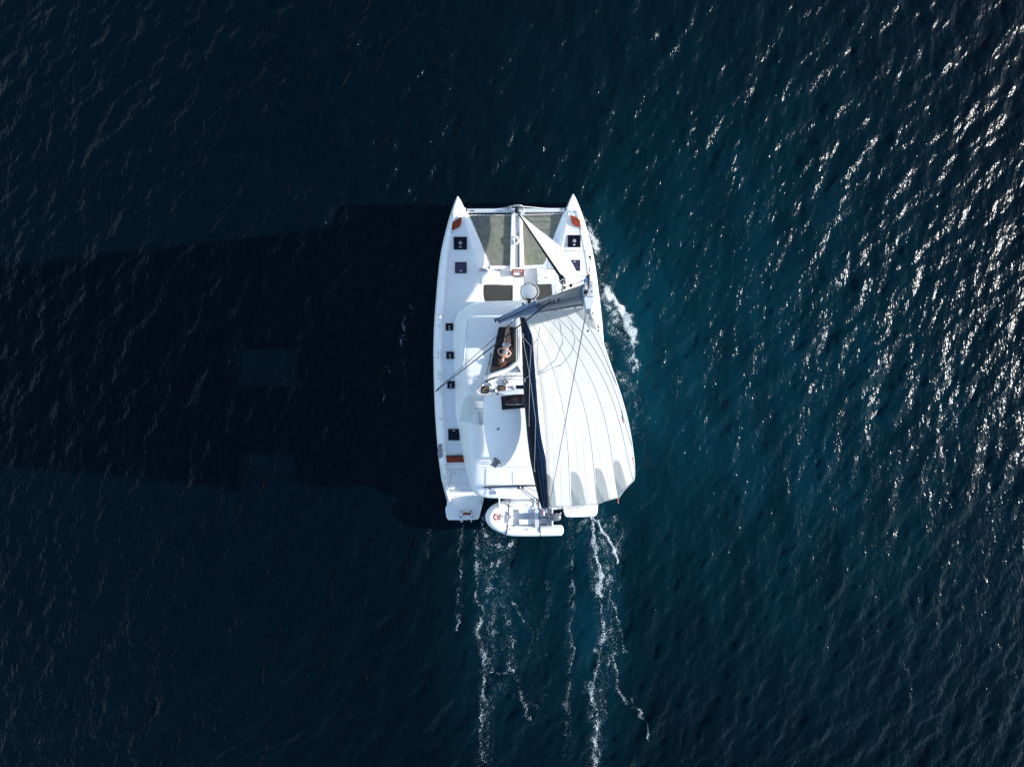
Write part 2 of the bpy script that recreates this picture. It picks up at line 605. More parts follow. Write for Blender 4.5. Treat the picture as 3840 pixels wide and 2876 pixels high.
# transom steps (each a step of its own), the bulwark beside them
both(MB().prism(PP([(1668, 1741), (1800, 1741), (1800, 1757), (1668, 1757)], 1.36), .95), 'transom_step', NONSKID, .02)
both(MB().prism(PP([(1670, 1757.5), (1794, 1757.5), (1792, 1812), (1672, 1812)], 1.12), .72), 'transom_step', NONSKID, .02)
both(MB().prism(PP([(1672, 1812.5), (1792, 1812.5), (1796, 1836), (1674, 1836)], .92), .5), 'transom_step', NONSKID, .03)
both(MB().prism(PP([(1676, 1836.5), (1797, 1836.5), (1793, 1857), (1690, 1857), (1684, 1857)], .72), .3), 'transom_step', GEL, .04)
bw = []
for y, xo, xi, z in [(1738, 1647, 1669, 1.55), (1780, 1653, 1672, 1.47), (1815, 1660, 1676, 1.36), (1845, 1667, 1682, 1.2), (1868, 1673.5, 1689, 1.02), (1879, 1677, 1690, .9), (1883, 1680, 1688, .8)]:
    o = at(xo, y, z - .18); d = at(xo + (xi - xo) * .55, y, z); i = at(xi, y, z - .03); ib = i.copy(); ib.z = .35
    ob = o + Vector((.1, 0, 0)); ob.z = .35
    ow = o + Vector((.2, 0, 0)); ow.z = -.2
    iw = ib.copy(); iw.z = -.2
    bw.append([ow, ob, o, d, i, ib, iw])
both(MB().loft(bw), 'stern_bulwark', GEL, 0, 55)
# hatch lid ring and seam on the third step
mb = MB().lathe(at(1704, 1772, 1.123), [(.034, 0), (.034, .008), (.02, .012)], 14)
both(mb, 'lift_ring', STEEL)
both(MB().prism(PP([(1692.4, 1762), (1693.6, 1762), (1690.6, 1811), (1689.4, 1811)], 1.124), .006), 'lid_seam', GREYP)
both(MB().prism(PP([(1672.5, 1712), (1738, 1710.5), (1741, 1733), (1675.5, 1735)], 1.60), .05), 'teak_seat', TEAK, .012)
both(MB().prism(PP([(1672, 1708.6), (1738, 1707), (1738, 1709.6), (1672, 1711)], 1.62), .06), 'seat_edge', FRAME, .004)

# --- nonskid deck panels along each hull, parted by narrow gutters
segs = [(830, 884), (887, 976), (979, 1130), (1132.5, 1237), (1239.5, 1345), (1347.5, 1456), (1458.5, 1575), (1577.5, 1650), (1652.5, 1704)]
hy = [h[0] for h in HST]


def hval(y, c):
    return float(np.interp(y, hy, [h[c] for h in HST]))


def cab_x(y):
    return float(np.interp(y, [1120, 1150, 1177, 1210, 1273, 1400, 1550, 1610, 1680, 1740], [1800, 1733, 1708, 1696, 1693, 1698, 1702, 1712, 1724, 1735]))


for a, b in segs:
    L, Rr = [], []
    for t in range(6):
        y = a + (b - a) * t / 5
        z = hval(y, 5) + .012
        L.append(at(hval(y, 2) + 14, y, z))
        xr = hval(y, 3) - 7
        if y > 1120:
            xr = min(xr, cab_x(y) - 2)
        Rr.append(at(xr, y, z))
    both(MB().prism(L + Rr[::-1], .02), 'deck_panel', NONSKID, .006)
# gutter rail along the toe of the deck
for sgn in (0, 1):
    path = [at(hval(y, 2) + 6, y, hval(y, 5) + .035) for y in range(800, 1740, 20)]
    mb = MB().tube(path, .022, 6)
    (mb.mirror() if sgn else mb).build('toe_rail', GEL, boat)

# --- bow teak seats
bow_seat = [(1694, 864), (1694, 851), (1696, 838), (1704, 828), (1717, 820), (1731.5, 814.7), (1729.5, 830), (1728, 842), (1723, 851), (1710, 858)]
both(MB().prism(PP(bow_seat, 1.86), .06), 'bow_seat', TEAK, .012)
# --- pulpits
for sgn in (0, 1):
    mb = MB()
    top = spl(PP([(1689, 869), (1691, 850), (1693.5, 838), (1698, 826), (1706, 817), (1722, 809), (1736, 805), (1739, 815)], 2.28), 5)
    mb.tube(top, .016, 6)
    for q in (at(1689, 869, 2.28), at(1697, 828, 2.28), at(1738, 806, 2.28)):
        mb.tube([q, Vector((q.x + (.03 if not sgn else .03), q.y, 1.78))], .014, 6)
    (mb.mirror() if sgn else mb).build('pulpit', STEEL, boat)
# --- guardrails: stanchions and two wires
st_y = [869, 953, 1047, 1187, 1330, 1405, 1475, 1570, 1660, 1740]
for sgn in (0, 1):
    tops = []
    for y in st_y:
        b = at(hval(y, 2) + 5, y, hval(y, 5))
        t = b + Vector((-.01, 0, .62))
        tops.append(t)
        mb = MB().tube([b, t], .013, 6)
        mb.lathe(b, [(.035, 0), (.03, .02), (.012, .03)], 8)
        (mb.mirror() if sgn else mb).build('stanchion', STEEL, boat)
    for k in (.97, .52):
        mb = MB().tube([t - Vector((0, 0, .62 * (1 - k))) for t in tops], .0045, 5)
        (mb.mirror() if sgn else mb).build('guard_wire', STEEL, boat)


# --- deck hatches
def hatch(x0, y0, x1, y1, z, glass, knob=False, handle='bottom', flip=False, sk=0.0):
    c = PP([(x0 + sk, y0), (x1 + sk, y0), (x1, y1), (x0, y1)], z + .045)
    f = MB().prism(c, .06).build('hatch', FRAME, boat, bevel=.012)
    i = 3.6 if x1 - x0 > 35 else 2.4
    p = PP([(x0 + i + sk, y0 + i), (x1 - i + sk, y0 + i), (x1 - i, y1 - i), (x0 + i, y1 - i)], z + .053)
    MB().prism(p, .012).build('pane', glass, f, bevel=.003)
    cx, w = (x0 + x1) / 2, (x1 - x0) * .085
    hy_ = y1 - 9 * (y1 - y0) / 45 if handle == 'bottom' else y0 + 7.0 * (y1 - y0) / 45
    MB().prism(PP([(cx - w, hy_ - 1.3), (cx + w, hy_ - 1.3), (cx + w, hy_ + 1.3), (cx - w, hy_ + 1.3)], z + .062), .012).build('handle', WHITEP, f, bevel=.002)
    if knob:
        cc = at(cx, (y0 + y1) / 2 - .5, z + .053)
        r = (x1 - x0) * .0105 * .14
        MB().lathe(cc, [(r, 0), (r, .018), (r * .6, .03)], 14).build('vent', GREYP, f)
    return f


hatch(1701.5, 888.5, 1751, 936, 1.745, GLASS, True)
hatch(1706.5, 983, 1750, 1024.5, 1.70, PURPLE)
hatch(1671, 1212, 1699, 1239.5, 1.63, GLASS, True)
hatch(1673.5, 1318.5, 1701.5, 1346, 1.62, GLASS, True)
hatch(1677, 1429, 1704.5, 1456.5, 1.60, GLASS, True)
hatch(1681, 1608, 1723, 1651, 1.57, GLASS, False, 'top', sk=-1)
hatch(2129, 881.5, 2177.5, 927.5, 1.745, GLASS, True)
hatch(2134, 975, 2176, 1016, 1.70, PURPLE, False, 'top')
for y0, x0 in ((1212, 1671), (1318.5, 1673.5), (1429, 1677), (1608, 1681)):     # the starboard side deck under the sail
    w = 28 if y0 < 1600 else 42
    a, b = mir(at(x0, y0, 1.62)), mir(at(x0 + w, y0 + w, 1.62))
    (ax, ay), (bx, by) = proj(a), proj(b)
    hatch(bx, ay, ax, by, 1.61, GLASS, y0 < 1600)
MB().lathe(at(2154.5, 793, 1.80), [(.03, 0), (.03, .012), (.015, .016)], 12).build('deck_fitting', GREYP, boat)
# --- cleats and small fittings on the port side deck
for x, y in ((1652.5, 1187), (1649, 1222), (1643, 1322), (1641, 1341), (1644, 1394), (1647.5, 1407), (1646, 1420), (1649.5, 1570), (1712, 1836)):
    p = at(x, y, hval(min(y, 1740), 5) + .01 if y < 1740 else 1.0)
    mb = MB().tube([p + Vector((-.05, .03, .05)), p + Vector((0, .0, .055)), p + Vector((.05, -.03, .05))], [.008, .014, .008], 6)
    mb.lathe(p, [(.02, -.01), (.014, .05)], 8)
    mb.build('cleat', GREYP, boat)
for x, y in ((1671, 1815.5), (1668, 1790), (1664, 1776)):
    p = at(x, y, 1.42)
    MB().tube([p + Vector((0, .09, .03)), p, p + Vector((.01, -.09, .03))], [.01, .016, .01], 6).build('cleat', GREYP, boat)
for y in (1047, 1187, 1341, 1405):
    p = mir(at(hval(y, 2) + 10, y, hval(y, 5) + .02))
    mb = MB().tube([p + Vector((-.06, .02, .05)), p + Vector((.0, 0, .055)), p + Vector((.06, -.02, .05))], [.008, .015, .008], 6)
    mb.lathe(p, [(.022, -.01), (.016, .05)], 8)
    mb.build('cleat', GREYP, boat)
for k in range(9):                                                              # bolt heads along the net edge
    for xa, ya, xb, yb in ((1763, 815, 1845, 1000), (2107, 812, 2047, 985)):
        t = (k + .5) / 9
        MB().lathe(at(xa + (xb - xa) * t + (-4 if xa < 1900 else 5), ya + (yb - ya) * t, 1.625 if xa < 1900 else 1.625), [(.014, -.02), (.012, .012)], 8).build('bolt', GREYP, boat)

# --- bridge deck, its front beam, crossbeam, longeron
mb = MB().prism(PP([(1800, 997), (1838, 996), (1916, 998)], 1.45) + [mir(p) for p in PP([(1838, 996), (1800, 997)][0:2], 1.45)] +
                [mir(p) for p in PP([(1800, 1130)], 1.45)] + PP([(1800, 1130)], 1.45), .6)
mb.build('bridge_deck', GEL, boat, bevel=.04)
mb = MB().prism(PP([(1795, 1131), (1795, 1850)], 1.30) + [mir(p) for p in PP([(1795, 1850), (1795, 1131)], 1.30)], .55)
mb.build('bridge_deck', GEL, boat, bevel=.04)
# forward flange that carries the nets
mb = MB().prism(PP([(1836, 997), (1918, 997), (1918, 1008), (1836, 1010)], 1.62), .3)
both(mb, 'net_flange', GEL, .03)
# fore cockpit: side lockers, seat, raised locker with a lid
MB().prism(PP([(1799, 1013), (1874, 1017), (1876, 1040), (1878, 1066), (1806, 1066)], 1.74), .5).build('fore_locker', GEL, boat, bevel=.03)
MB().prism(PP([(1875, 1012), (1885, 1010), (1918, 1008), (1918, 1040), (1879, 1040)], 1.50), .4).build('cockpit_sole', NONSKID, boat, bevel=.01)
MB().prism(PP([(1878.5, 1041), (1962, 1041), (1964, 1066.5), (1880, 1066.5)], 1.62), .4).build('fore_seat', GEL, boat, bevel=.03)
MB().prism(PP([(1964.5, 1010), (2012, 1000), (2012, 1066), (1966, 1066)], 1.52), .3).build('cockpit_sole', NONSKID, boat, bevel=.01)
MB().prism(PP([(2013, 1010), (2018, 1006), (2071, 1012), (2066, 1064), (2014, 1066)], 1.76), .5).build('fore_locker', GEL, boat, bevel=.03)
lid = MB().prism(spl(PP([(2014, 1027), (2018, 1023.5), (2046, 1023), (2051, 1027), (2053, 1058), (2049, 1061), (2021, 1063), (2016, 1060)], 1.785), 3, True), .03).build('locker_lid', LIGHTG, boat, bevel=.006)
for x, y in ((2017.6, 1033.5), (2019, 1054)):
    MB().lathe(at(x, y, 1.785), [(.028, 0), (.028, .012), (.016, .02)], 12).build('hinge', GREYP, lid)
MB().prism(PP([(2046.8, 1039), (2049.6, 1039), (2049.8, 1044.5), (2047, 1044.5)], 1.80), .02).build('latch', BLACK, lid, bevel=.003)
# transverse sill between cockpit and sun cushions
MB().prism(PP([(1922.5, 1070), (1942.5, 1070), (1942, 1130), (1922, 1130)], 1.66), .3).build('deck_step', GEL, boat, bevel=.02)
MB().prism(PP([(1805, 1067), (2088, 1062), (2086, 1128), (1806, 1132)], 1.53), .2).build('lounge_deck', GEL, boat, bevel=.01)
# cup holders
for pts, cups in (([(1799, 1007), (1822, 1006.6), (1829.5, 1015.5), (1799, 1016)], [(1804, 1011.8), (1813.6, 1011.4), (1822, 1010.8)]),
                  ([(2063, 1002), (2075.5, 1001.6), (2077.5, 1010.6), (2056, 1010.6)], [(2063.3, 1006.3), (2071.4, 1006)])):
    h = MB().prism(PP(pts, 1.80), .05).build('cup_holder', BLACK, boat, bevel=.006)
    for c in cups:
        MB().lathe(at(c[0], c[1], 1.80), [(.038, -.01), (.038, .006), (.03, .004)], 14).build('cup', LIGHTG, h)
# teak table frame: a ring with four round holders
out = PP([(1920, 1010), (1964, 1010), (1964, 1022), (1963, 1034), (1953, 1036), (1933, 1036), (1922, 1034.6), (1921, 1022)], 1.79)
inn = PP([(1926, 1022.2), (1959, 1022.2), (1959.3, 1027), (1959, 1032), (1951, 1033.4), (1934, 1033.4), (1926.5, 1032), (1926, 1027)], 1.79)
mb = MB()
dn = Vector((0, 0, -.04))
for i in range(8):
    j = (i + 1) % 8
    mb.add([out[i], out[j], inn[j], inn[i], out[i] + dn, out[j] + dn, inn[j] + dn, inn[i] + dn],
           [(0, 3, 2, 1), (4, 5, 6, 7), (0, 1, 5, 4), (3, 7, 6, 2)])
tb = mb.build('bow_table', TEAK, boat)
for x in (1929, 1937.6, 1946.3, 1955.2):
    MB().lathe(at(x, 1017.2, 1.79), [(.031, 0), (.031, .010), (.025, .006)], 14).build('cup', LIGHTG, tb)
MB().prism(PP([(1922, 1012), (1962, 1012), (1961, 1033), (1923, 1033)], 1.745), .2).build('table_pedestal', GEL, boat, bevel=.02)
MB().prism(PP([(1950, 1022.6), (1956.5, 1022.6), (1956.5, 1031), (1950, 1031)], 1.752), .01).build('table_inset', LIGHTG, boat)

# crossbeam
b0, b1 = at(1748, 792, 1.58), at(2121, 789, 1.58)
mb = MB().tube([b0, b0.lerp(b1, .25), b0.lerp(b1, .5), b0.lerp(b1, .75), b1], .125, 14, sx=.7)
mb.build('crossbeam', BEAMM, boat)
for p, q in ((b0, b1), (b1, b0)):
    d = (q - p).normalized()
    MB().tube([p + d * .0, p + d * .035], .135, 14, sx=.75).build('beam_collar', BLACK, boat)
    MB().tube([p - d * .01, p - d * .22], [.12, .2], 12).build('beam_socket', GEL, boat)
for x, y in ((1771.5, 791), (2101, 786)):
    MB().box(at(x, y, 1.712), (.15, .035, .02)).build('beam_slot', BLACK, boat, bevel=.01)
# longeron (nacelle) with its open channel
mb = MB()
for a, b, c, d in ((1918, 1932, 1912, 1931), (1947, 1955.5, 1948, 1965)):
    mb.prism([at(a, 806, 1.68), at(b, 806, 1.68), at(d, 1009, 1.68), at(c, 1009, 1.68)], .34)
mb.build('longeron', GEL, boat, bevel=.025)
MB().prism([at(1931, 806, 1.56), at(1948, 806, 1.56), at(1949, 1006, 1.56), at(1930, 1006, 1.56)], .2).build('longeron_channel', LIGHTG, boat)
MB().prism(PP([(1912, 1003), (1965, 1003), (1965, 1010), (1912, 1010)], 1.70), .3).build('longeron_end', GEL, boat, bevel=.02)
MB().prism(PP([(1932.5, 812), (1935, 812), (1935, 860), (1932.5, 860)], 1.585), .02).build('channel_rod', STEEL, boat)
mb = MB()                                                                        # anchor chain lying in the channel
for k in range(64):
    t = k / 63
    p = at(1942.5 + 1.1 * math.sin(k * 1.9) + 2 * t, 872 + 128 * t, 1.58)
    ax = Vector((0, 1, 0)); 
    mb.box(p, (.036 if k % 2 else .014, .05, .014 if k % 2 else .036))
mb.build('anchor_chain', GREYP, boat, kind='stuff')
# windlass rod and bow arch
arch = spl([at(1904, 789, 1.66), at(1909, 782, 1.78), at(1918, 775, 1.95), at(1931, 771, 2.02), at(1948, 770.5, 2.02), at(1958, 773, 1.95), at(1963, 781, 1.8), at(1968, 791, 1.66)], 5)
MB().tube(arch, .022, 8).build('bow_arch', STEEL, boat)
for p in (at(1908.5, 771.5, 1.85), at(1916.5, 770.5, 1.85)):
    MB().tube([p, p + Vector((0, -.12, -.14))], .012, 6).build('arch_pin', STEEL, boat)
MB().tube(spl([at(1765, 792, 1.70), at(1850, 786, 1.74), at(1905, 778, 1.8), at(1935, 774, 1.9)], 4), .012, 6).build('bridle_rope', ROPEW, boat)
MB().tube(spl([at(1938, 774, 1.9), at(1985, 777, 1.8), at(2050, 783, 1.75), at(2108, 786.5, 1.7)], 4), .018, 6).build('bridle_rope', ROPEW, boat)
MB().prism(PP([(1916, 781), (1965, 780), (1965, 806), (1918, 806)], 1.73), .12).build('bow_plate', BEAMM, boat, bevel=.02)
for x in (1919.5, 1951.5):
    MB().box(at(x, 799, 1.74), (.05, .10, .05)).build('shackle', GREYP, boat, bevel=.01)

# --- trampolines: every cord a thin strand, woven into one net
nets = [[(1759.5, 809), (1918, 806), (1913, 996), (1839, 997)], [(1956.5, 806), (2111, 801), (2050, 965), (2046, 985), (2036, 994), (1964, 996)]]
for poly in nets:
    P = PP(poly, 1.56)
    tr = empty('trampoline', P[0], parent=boat)
    xs = [p.x for p in P]; ys = [p.y for p in P]
    n = len(P)
    mb = MB()

    def span(axis, val):
        hit = []
        for i in range(n):
            a, b = P[i], P[(i + 1) % n]
            if (a[axis] - val) * (b[axis] - val) < 0:
                t = (val - a[axis]) / (b[axis] - a[axis])
                hit.append(a.lerp(b, t)[1 - axis])
        return (min(hit), max(hit)) if len(hit) >= 2 else None
    sp, hw = .042, .0062
    v = min(xs) + .01
    while v < max(xs):
        s_ = span(0, v)
        if s_:
            mb.box(((v), (s_[0] + s_[1]) / 2, 1.56), (hw * 2, s_[1] - s_[0], .008))
        v += sp
    v = min(ys) + .01
    while v < max(ys):
        s_ = span(1, v)
        if s_:
            mb.box(((s_[0] + s_[1]) / 2, v, 1.566), (s_[1] - s_[0], hw * 2, .008))
        v += sp
    mb.build('net', NETM, tr, kind='stuff')
    MB().tube(P + [P[0]], .016, 6).build('net_border', ROPEW, tr)
    # lacing scallops along the crossbeam
    xa, xb = (1757, 1916) if poly[0][0] < 1900 else (1958, 2118)
    ya, yb = (804.5, 803.5) if poly[0][0] < 1900 else (803, 798.5)
    k = int((xb - xa) / 14.2)
    mb = MB()
    for i in range(k):
        pts = []
        for t in range(7):
            u = (i + t / 6) / k
            pts.append(at(xa + (xb - xa) * u, ya + (yb - ya) * u + 1.4 + 2.6 * math.sin(math.pi * t / 6), 1.60))
        mb.tube(pts, .014, 6)
    mb.build('lacing', ROPEW, tr)

# --- superstructure: coach roof running into the cockpit hard top
CST = [(1130, 1796, 1830, 2.30), (1136, 1772, 1812, 2.46), (1150, 1740, 1790, 2.56), (1177, 1713, 1764, 2.62), (1210, 1702, 1750, 2.64), (1273, 1699, 1737, 2.65), (1321, 1702, 1731, 2.65),
       (1400, 1706, 1737, 2.65), (1470, 1707, 1746, 2.67), (1550, 1709, 1760, 2.75), (1610, 1720, 1772, 2.82), (1680, 1731, 1766, 2.86), (1728, 1741, 1769, 2.87), (1784, 1755, 1779, 2.87), (1834, 1769, 1787, 2.87),
       (1852, 1783, 1797, 2.86), (1860, 1796, 1808, 2.85), (1867, 1830, 1842, 2.84)]
rings = []
for y, xb, xs, z in CST:
    zb = 1.56 if y < 1700 else (2.55 if y > 1790 else 1.56 + (y - 1700) / 90 * .99)
    h = z - zb
    a = at(xb, y, zb)
    L = [a, at(xb + .30 * (xs - xb), y, zb + .52 * h), at(xb + .62 * (xs - xb), y, zb + .80 * h), at(xb + .85 * (xs - xb), y, zb + .93 * h), at(xs, y, z - .015)]
    s = L[-1]
    c = centre(s); 
    for t in (.12, .4, .75):
        p = s.lerp(c, t); p.z = z + .09 * (1 - (1 - t) ** 2)
        L.append(p)
    c.z = z + .09
    rings.append(L + [c] + [mir(p) for p in L[::-1]])
mb = MB().loft(rings, cap=True)
coach = mb.build('coach_roof', ROOFM, boat, angle=60)


def roof_z(y):
    return float(np.interp(y, [c[0] for c in CST], [c[3] for c in CST]))


# hard top underside lip at the stern and beam beneath it
MB().prism(PP([(1800, 1858), (1842, 1866), (1890, 1870.5), (1960, 1872)], 2.80) + [mir(p) for p in PP([(1890, 1870.5), (1842, 1866), (1800, 1858)], 2.80)], .10).build('hardtop_lip', GEL, boat, bevel=.03)
MB().prism(PP([(1800, 1838), (1800, 1856)], 1.32) + [mir(p) for p in PP([(1800, 1856), (1800, 1838)], 1.32)], .3).build('aft_beam', GEL, boat, bevel=.03)
for x in (1800, 1842):
    p = at(x, 1850, 2.78)
    both(MB().tube([p, Vector((p.x, p.y, 1.3))], .035, 8), 'hardtop_post', STEEL)
# grab rail on the port edge of the coach roof
for sgn in (0, 1):
    path = [at(1755, 1199, 2.74), at(1750, 1245, 2.75), at(1747.5, 1272, 2.75), at(1743, 1321, 2.75), at(1738.5, 1378, 2.74)]
    mb = MB().tube(spl(path, 4), .012, 6)
    for q in path[::2]:
        mb.tube([q, q - Vector((0, 0, .16))], .012, 6)
        mb.lathe(q, [(.022, -.02), (.022, .014), (.01, .02)], 8)
    (mb.mirror() if sgn else mb).build('grab_rail', STEEL, boat)
# seams of bedding compound between roof panels
for a, b in (((1830, 1757), (1830, 1862)), ((1923, 1757), (1924, 1818)), ((1788, 1751), (1998, 1752.5)), ((1745, 1392), (1960, 1396)), ((1745, 1416), (1815, 1426))):
    pa, pb = at(a[0], a[1], roof_z(a[1]) + .085), at(b[0], b[1], roof_z(b[1]) + .085)
    if a[0] < 1760:
        pa.z = roof_z(a[1]) + .02
    if a[0] == 1830:
        pa.z -= .01; pb.z -= .01
    MB().tube([pa, pa.lerp(pb, .5) + Vector((0, 0, .012)), pb], .008, 5).build('roof_seam', LIGHTG, boat)

# --- helm area: coaming, console, winches, rope pockets, clutches
zc = 2.80
co = spl([at(1941, 1372, zc), at(1933, 1366, zc + .02), at(1924, 1371, zc + .02), at(1908, 1382, zc), at(1890, 1390.5, zc), at(1861, 1401, zc - .01), at(1834, 1412, zc - .02), at(1818, 1421, zc - .06)], 5)
MB().tube(co, [.075] * 4 + [.085] * (len(co) - 8) + [.08, .07, .06, .05], 12).build('coaming', GEL, boat)
cw = spl(PP([(1961, 1409.5), (1900, 1411.5), (1865.5, 1413), (1841, 1423), (1824, 1430), (1805, 1444.5), (1791, 1461), (1786.5, 1478)], 2.82), 4)
mb = MB()
for i in range(len(cw) - 1):
    a, b = cw[i], cw[i + 1]
    t = (b - a).normalized(); nn = Vector((-t.y, t.x, 0)) * .018
    mb.add([a + nn, b + nn, b - nn, a - nn, a + nn - Vector((0, 0, .16)), b + nn - Vector((0, 0, .16)), b - nn - Vector((0, 0, .16)), a - nn - Vector((0, 0, .16))],
           [(0, 1, 2, 3), (0, 4, 5, 1), (2, 6, 7, 3)])
mb.build('helm_coaming', GEL, boat)
MB().tube([p + Vector((0, 0, .012)) for p in cw[:-4]], .012, 6).build('coaming_trim', BLACK, boat)
MB().prism(PP([(1800, 1447), (1826, 1432), (1866, 1416), (1962, 1412), (1966, 1476), (1790, 1478), (1792, 1462)], 2.775), .1).build('helm_console', GEL, boat, bevel=.02)


def rope_pocket(x0, y0, x1, y1, seed):
    q = MB().prism(spl(PP([(x0, y0 + 2), (x0 + 2, y0), (x1 - 2, y0), (x1, y0 + 2), (x1, y1), (x0, y1)], 2.80), 2, True), .04).build('rope_pocket', BLACK, boat, bevel=.01)
    r = random.Random(seed)
    mb = MB()
    cx, cy = (x0 + x1) / 2, (y0 + y1) / 2
    for c in range(2):
        pts = []
        for k in range(18):
            pts.append(at(cx + r.uniform(-.42, .42) * (x1 - x0), cy + r.uniform(-.4, .4) * (y1 - y0), 2.82 + r.uniform(0, .03)))
        mb.tube(spl(pts, 3), .0052, 5)
    mb.build('rope_tail', ROPET, q)


rope_pocket(1805, 1447.5, 1833.5, 1475, 1)
rope_pocket(1867, 1445, 1896, 1466, 2)
wb = at(1853.2, 1464.5, 2.78)
wch = MB().lathe(wb, [(.075, 0), (.075, .03), (.05, .05), (.045, .10), (.066, .135), (.066, .15), (.03, .155), (.03, .165)], 20).build('winch', STEEL, boat)
MB().lathe(wb + Vector((0, 0, .165)), [(.036, 0), (.036, .012), (.018, .016)], 14).build('winch_cap', BLACK, wch)
MB().lathe(at(1842, 1468.3, 2.78), [(.034, 0), (.034, .03), (.02, .04)], 14).build('winch_button', BLACK, boat)
MB().lathe(at(1827, 1429.4, 2.84), [(.05, 0), (.05, .03), (.02, .05)], 14).build('turning_block', BLACK, boat)
ax = Vector((.62, -.78, 0)); ay = Vector((.78, .62, 0)); az = Vector((0, 0, 1))
MB().box(at(1838, 1441.5, 2.83), (.16, .05, .06), (ax, ay, az)).build('rope_clutch', STEEL, boat, bevel=.008)
for x, y in ((1834.8, 1437.5), (1842, 1446)):
    MB().box(at(x, y, 2.835), (.05, .055, .07), (ax, ay, az)).build('rope_clutch', BLACK, boat, bevel=.008)
ax = Vector((.72, .69, 0)); ay = Vector((-.69, .72, 0))
for x, y in ((1894, 1430.5), (1899.5, 1437.5)):
    c = MB().box(at(x, y, 2.84), (.17, .06, .09), (ax, ay, az)).build('rope_clutch', BLACK, boat, bevel=.01)
    MB().box(at(x - 1, y + .5, 2.892), (.06, .03, .015), (ax, ay, az)).build('clutch_lever', WHITEP, c)
q = MB().lathe(at(1924, 1452.5, 2.78), [(.055, 0), (.055, .05), (.04, .06)], 18).build('compass', BLACK, boat)
MB().lathe(at(1924, 1452.5, 2.84), [(.034, 0), (.03, .012), (.01, .02)], 14).build('compass_dome', LIGHTG, q)
MB().prism(PP([(1920, 1453), (1929, 1453), (1929, 1460), (1920, 1460)], 2.79), .03).build('compass_base', BLACK, boat)
MB().prism(PP([(1936, 1444.5), (1968, 1444), (1968, 1458.5), (1936, 1458.5)], 2.79), .04).build('instrument_screen', GLASS, boat, bevel=.006)
# control lines running aft from the mast foot through an organiser to the clutches
og = MB().prism(PP([(1939.5, 1371), (1943, 1372), (1954.5, 1394), (1951, 1396.5), (1947, 1393)], 2.90), .1).build('deck_organiser', BLACK, boat, bevel=.01)
for k in range(4):
    MB().lathe(at(1943 + 2.5 * k, 1377 + 5 * k, 2.90), [(.014, 0), (.014, .01), (.006, .014)], 10).build('sheave_pin', LIGHTG, og)
MB().prism(PP([(1930, 1374), (1938, 1371), (1952, 1397), (1946, 1396)], 2.82), .1).build('organiser_base', GEL, boat, bevel=.02)
for a, b in (((1938, 1378), (1890, 1428)), ((1941, 1381), (1893, 1429)), ((1944, 1388), (1897, 1435)), ((1949, 1392), (1901, 1436))):
    line('control_line', at(*a, 2.86), at(*b, 2.87), .008, ROPEG, boat)
for k, x in enumerate((1936.5, 1940, 1944, 1948, 1951.5)):
    MB().tube(spl([at(x + 1, 1186, 2.86), at(x, 1250, 2.80), at(x + .6 * math.sin(k), 1320, 2.79), at(x - 1 + k, 1374, 2.84)], 4), .010, 6).build('control_line', ROPEG if k % 2 else ROPEW, boat)
MB().prism(PP([(1934, 1180), (1955, 1180), (1957, 1366), (1934, 1366)], 2.765), .06).build('line_channel', GEL, boat, bevel=.02)
line('backstay_line', at(1850, 1419, 2.9), at(1863.6, 1467, 2.85), .009, ROPEB, boat)
line('control_line', at(1829, 1428, 2.88), at(1826.6, 1405, 2.85), .006, ROPEG, boat)
line('control_line', at(1842, 1446, 2.88), at(1852, 1461, 2.88), .007, ROPEW, boat)
# genoa track with its car, left of the sun mat
trk = MB().tube([at(1842, 1324.5, 2.77), at(1825, 1406, 2.77)], .024, 6)
trk = trk.build('sheet_track', BLACK, boat)
MB().box(at(1836.5, 1351, 2.80), (.05, .13, .05)).build('track_car', GREYP, trk, bevel=.01)

# --- sprayhood of clear vinyl beside the helm
rows = []
for t in range(9):
    u = t / 8
    top = [(1829, 1479), (1790, 1477), (1766, 1479), (1751, 1485), (1741, 1495), (1735, 1510), (1731, 1530), (1726, 1555), (1721, 1580)][t]
    bot = [(1811, 1560), (1811, 1563), (1811, 1567), (1811, 1572), (1811, 1577), (1811, 1582), (1811, 1586), (1811, 1590), (1810, 1594)][t]
    row = []
    for k in range(9):
        s_ = k / 8
        x = top[0] + (bot[0] - top[0]) * s_
        y = top[1] + (bot[1] - top[1]) * s_
        edge = 2.78 if t > 2 else 2.80
        row.append(at(x, y, edge + (3.75 - edge) * math.sin(math.pi / 2 * min(1, s_ * 1.05)) ** .9))
    rows.append(row)
hood = MB().loft(rows, cap=False, closed=False).build('spray_hood', VINYL, boat, angle=80)
MB().tube(spl([rows[t][0] for t in range(9)], 3), .016, 6).build('hood_edge', WHITEP, hood)
MB().tube([at(1781, 1532.5, 3.35), at(1810, 1533.5, 3.55)], .022, 8).build('hood_bar', GREYP, hood)
mb = MB()
for k in range(4):
    a0, a1 = at(1795.5 + k * 4.1, 1540, 2.86), at(1798.5 + k * 4.0, 1593, 2.86)
    mb.prism([a0, a0 + Vector((.032, 0, 0)), a1 + Vector((.032, 0, 0)), a1], .03)
    q = MB(); q.v, q.f = mb.v, mb.f
    q.build('seat_slat', LIGHTG if k else GREYP, boat)
    mb = MB()

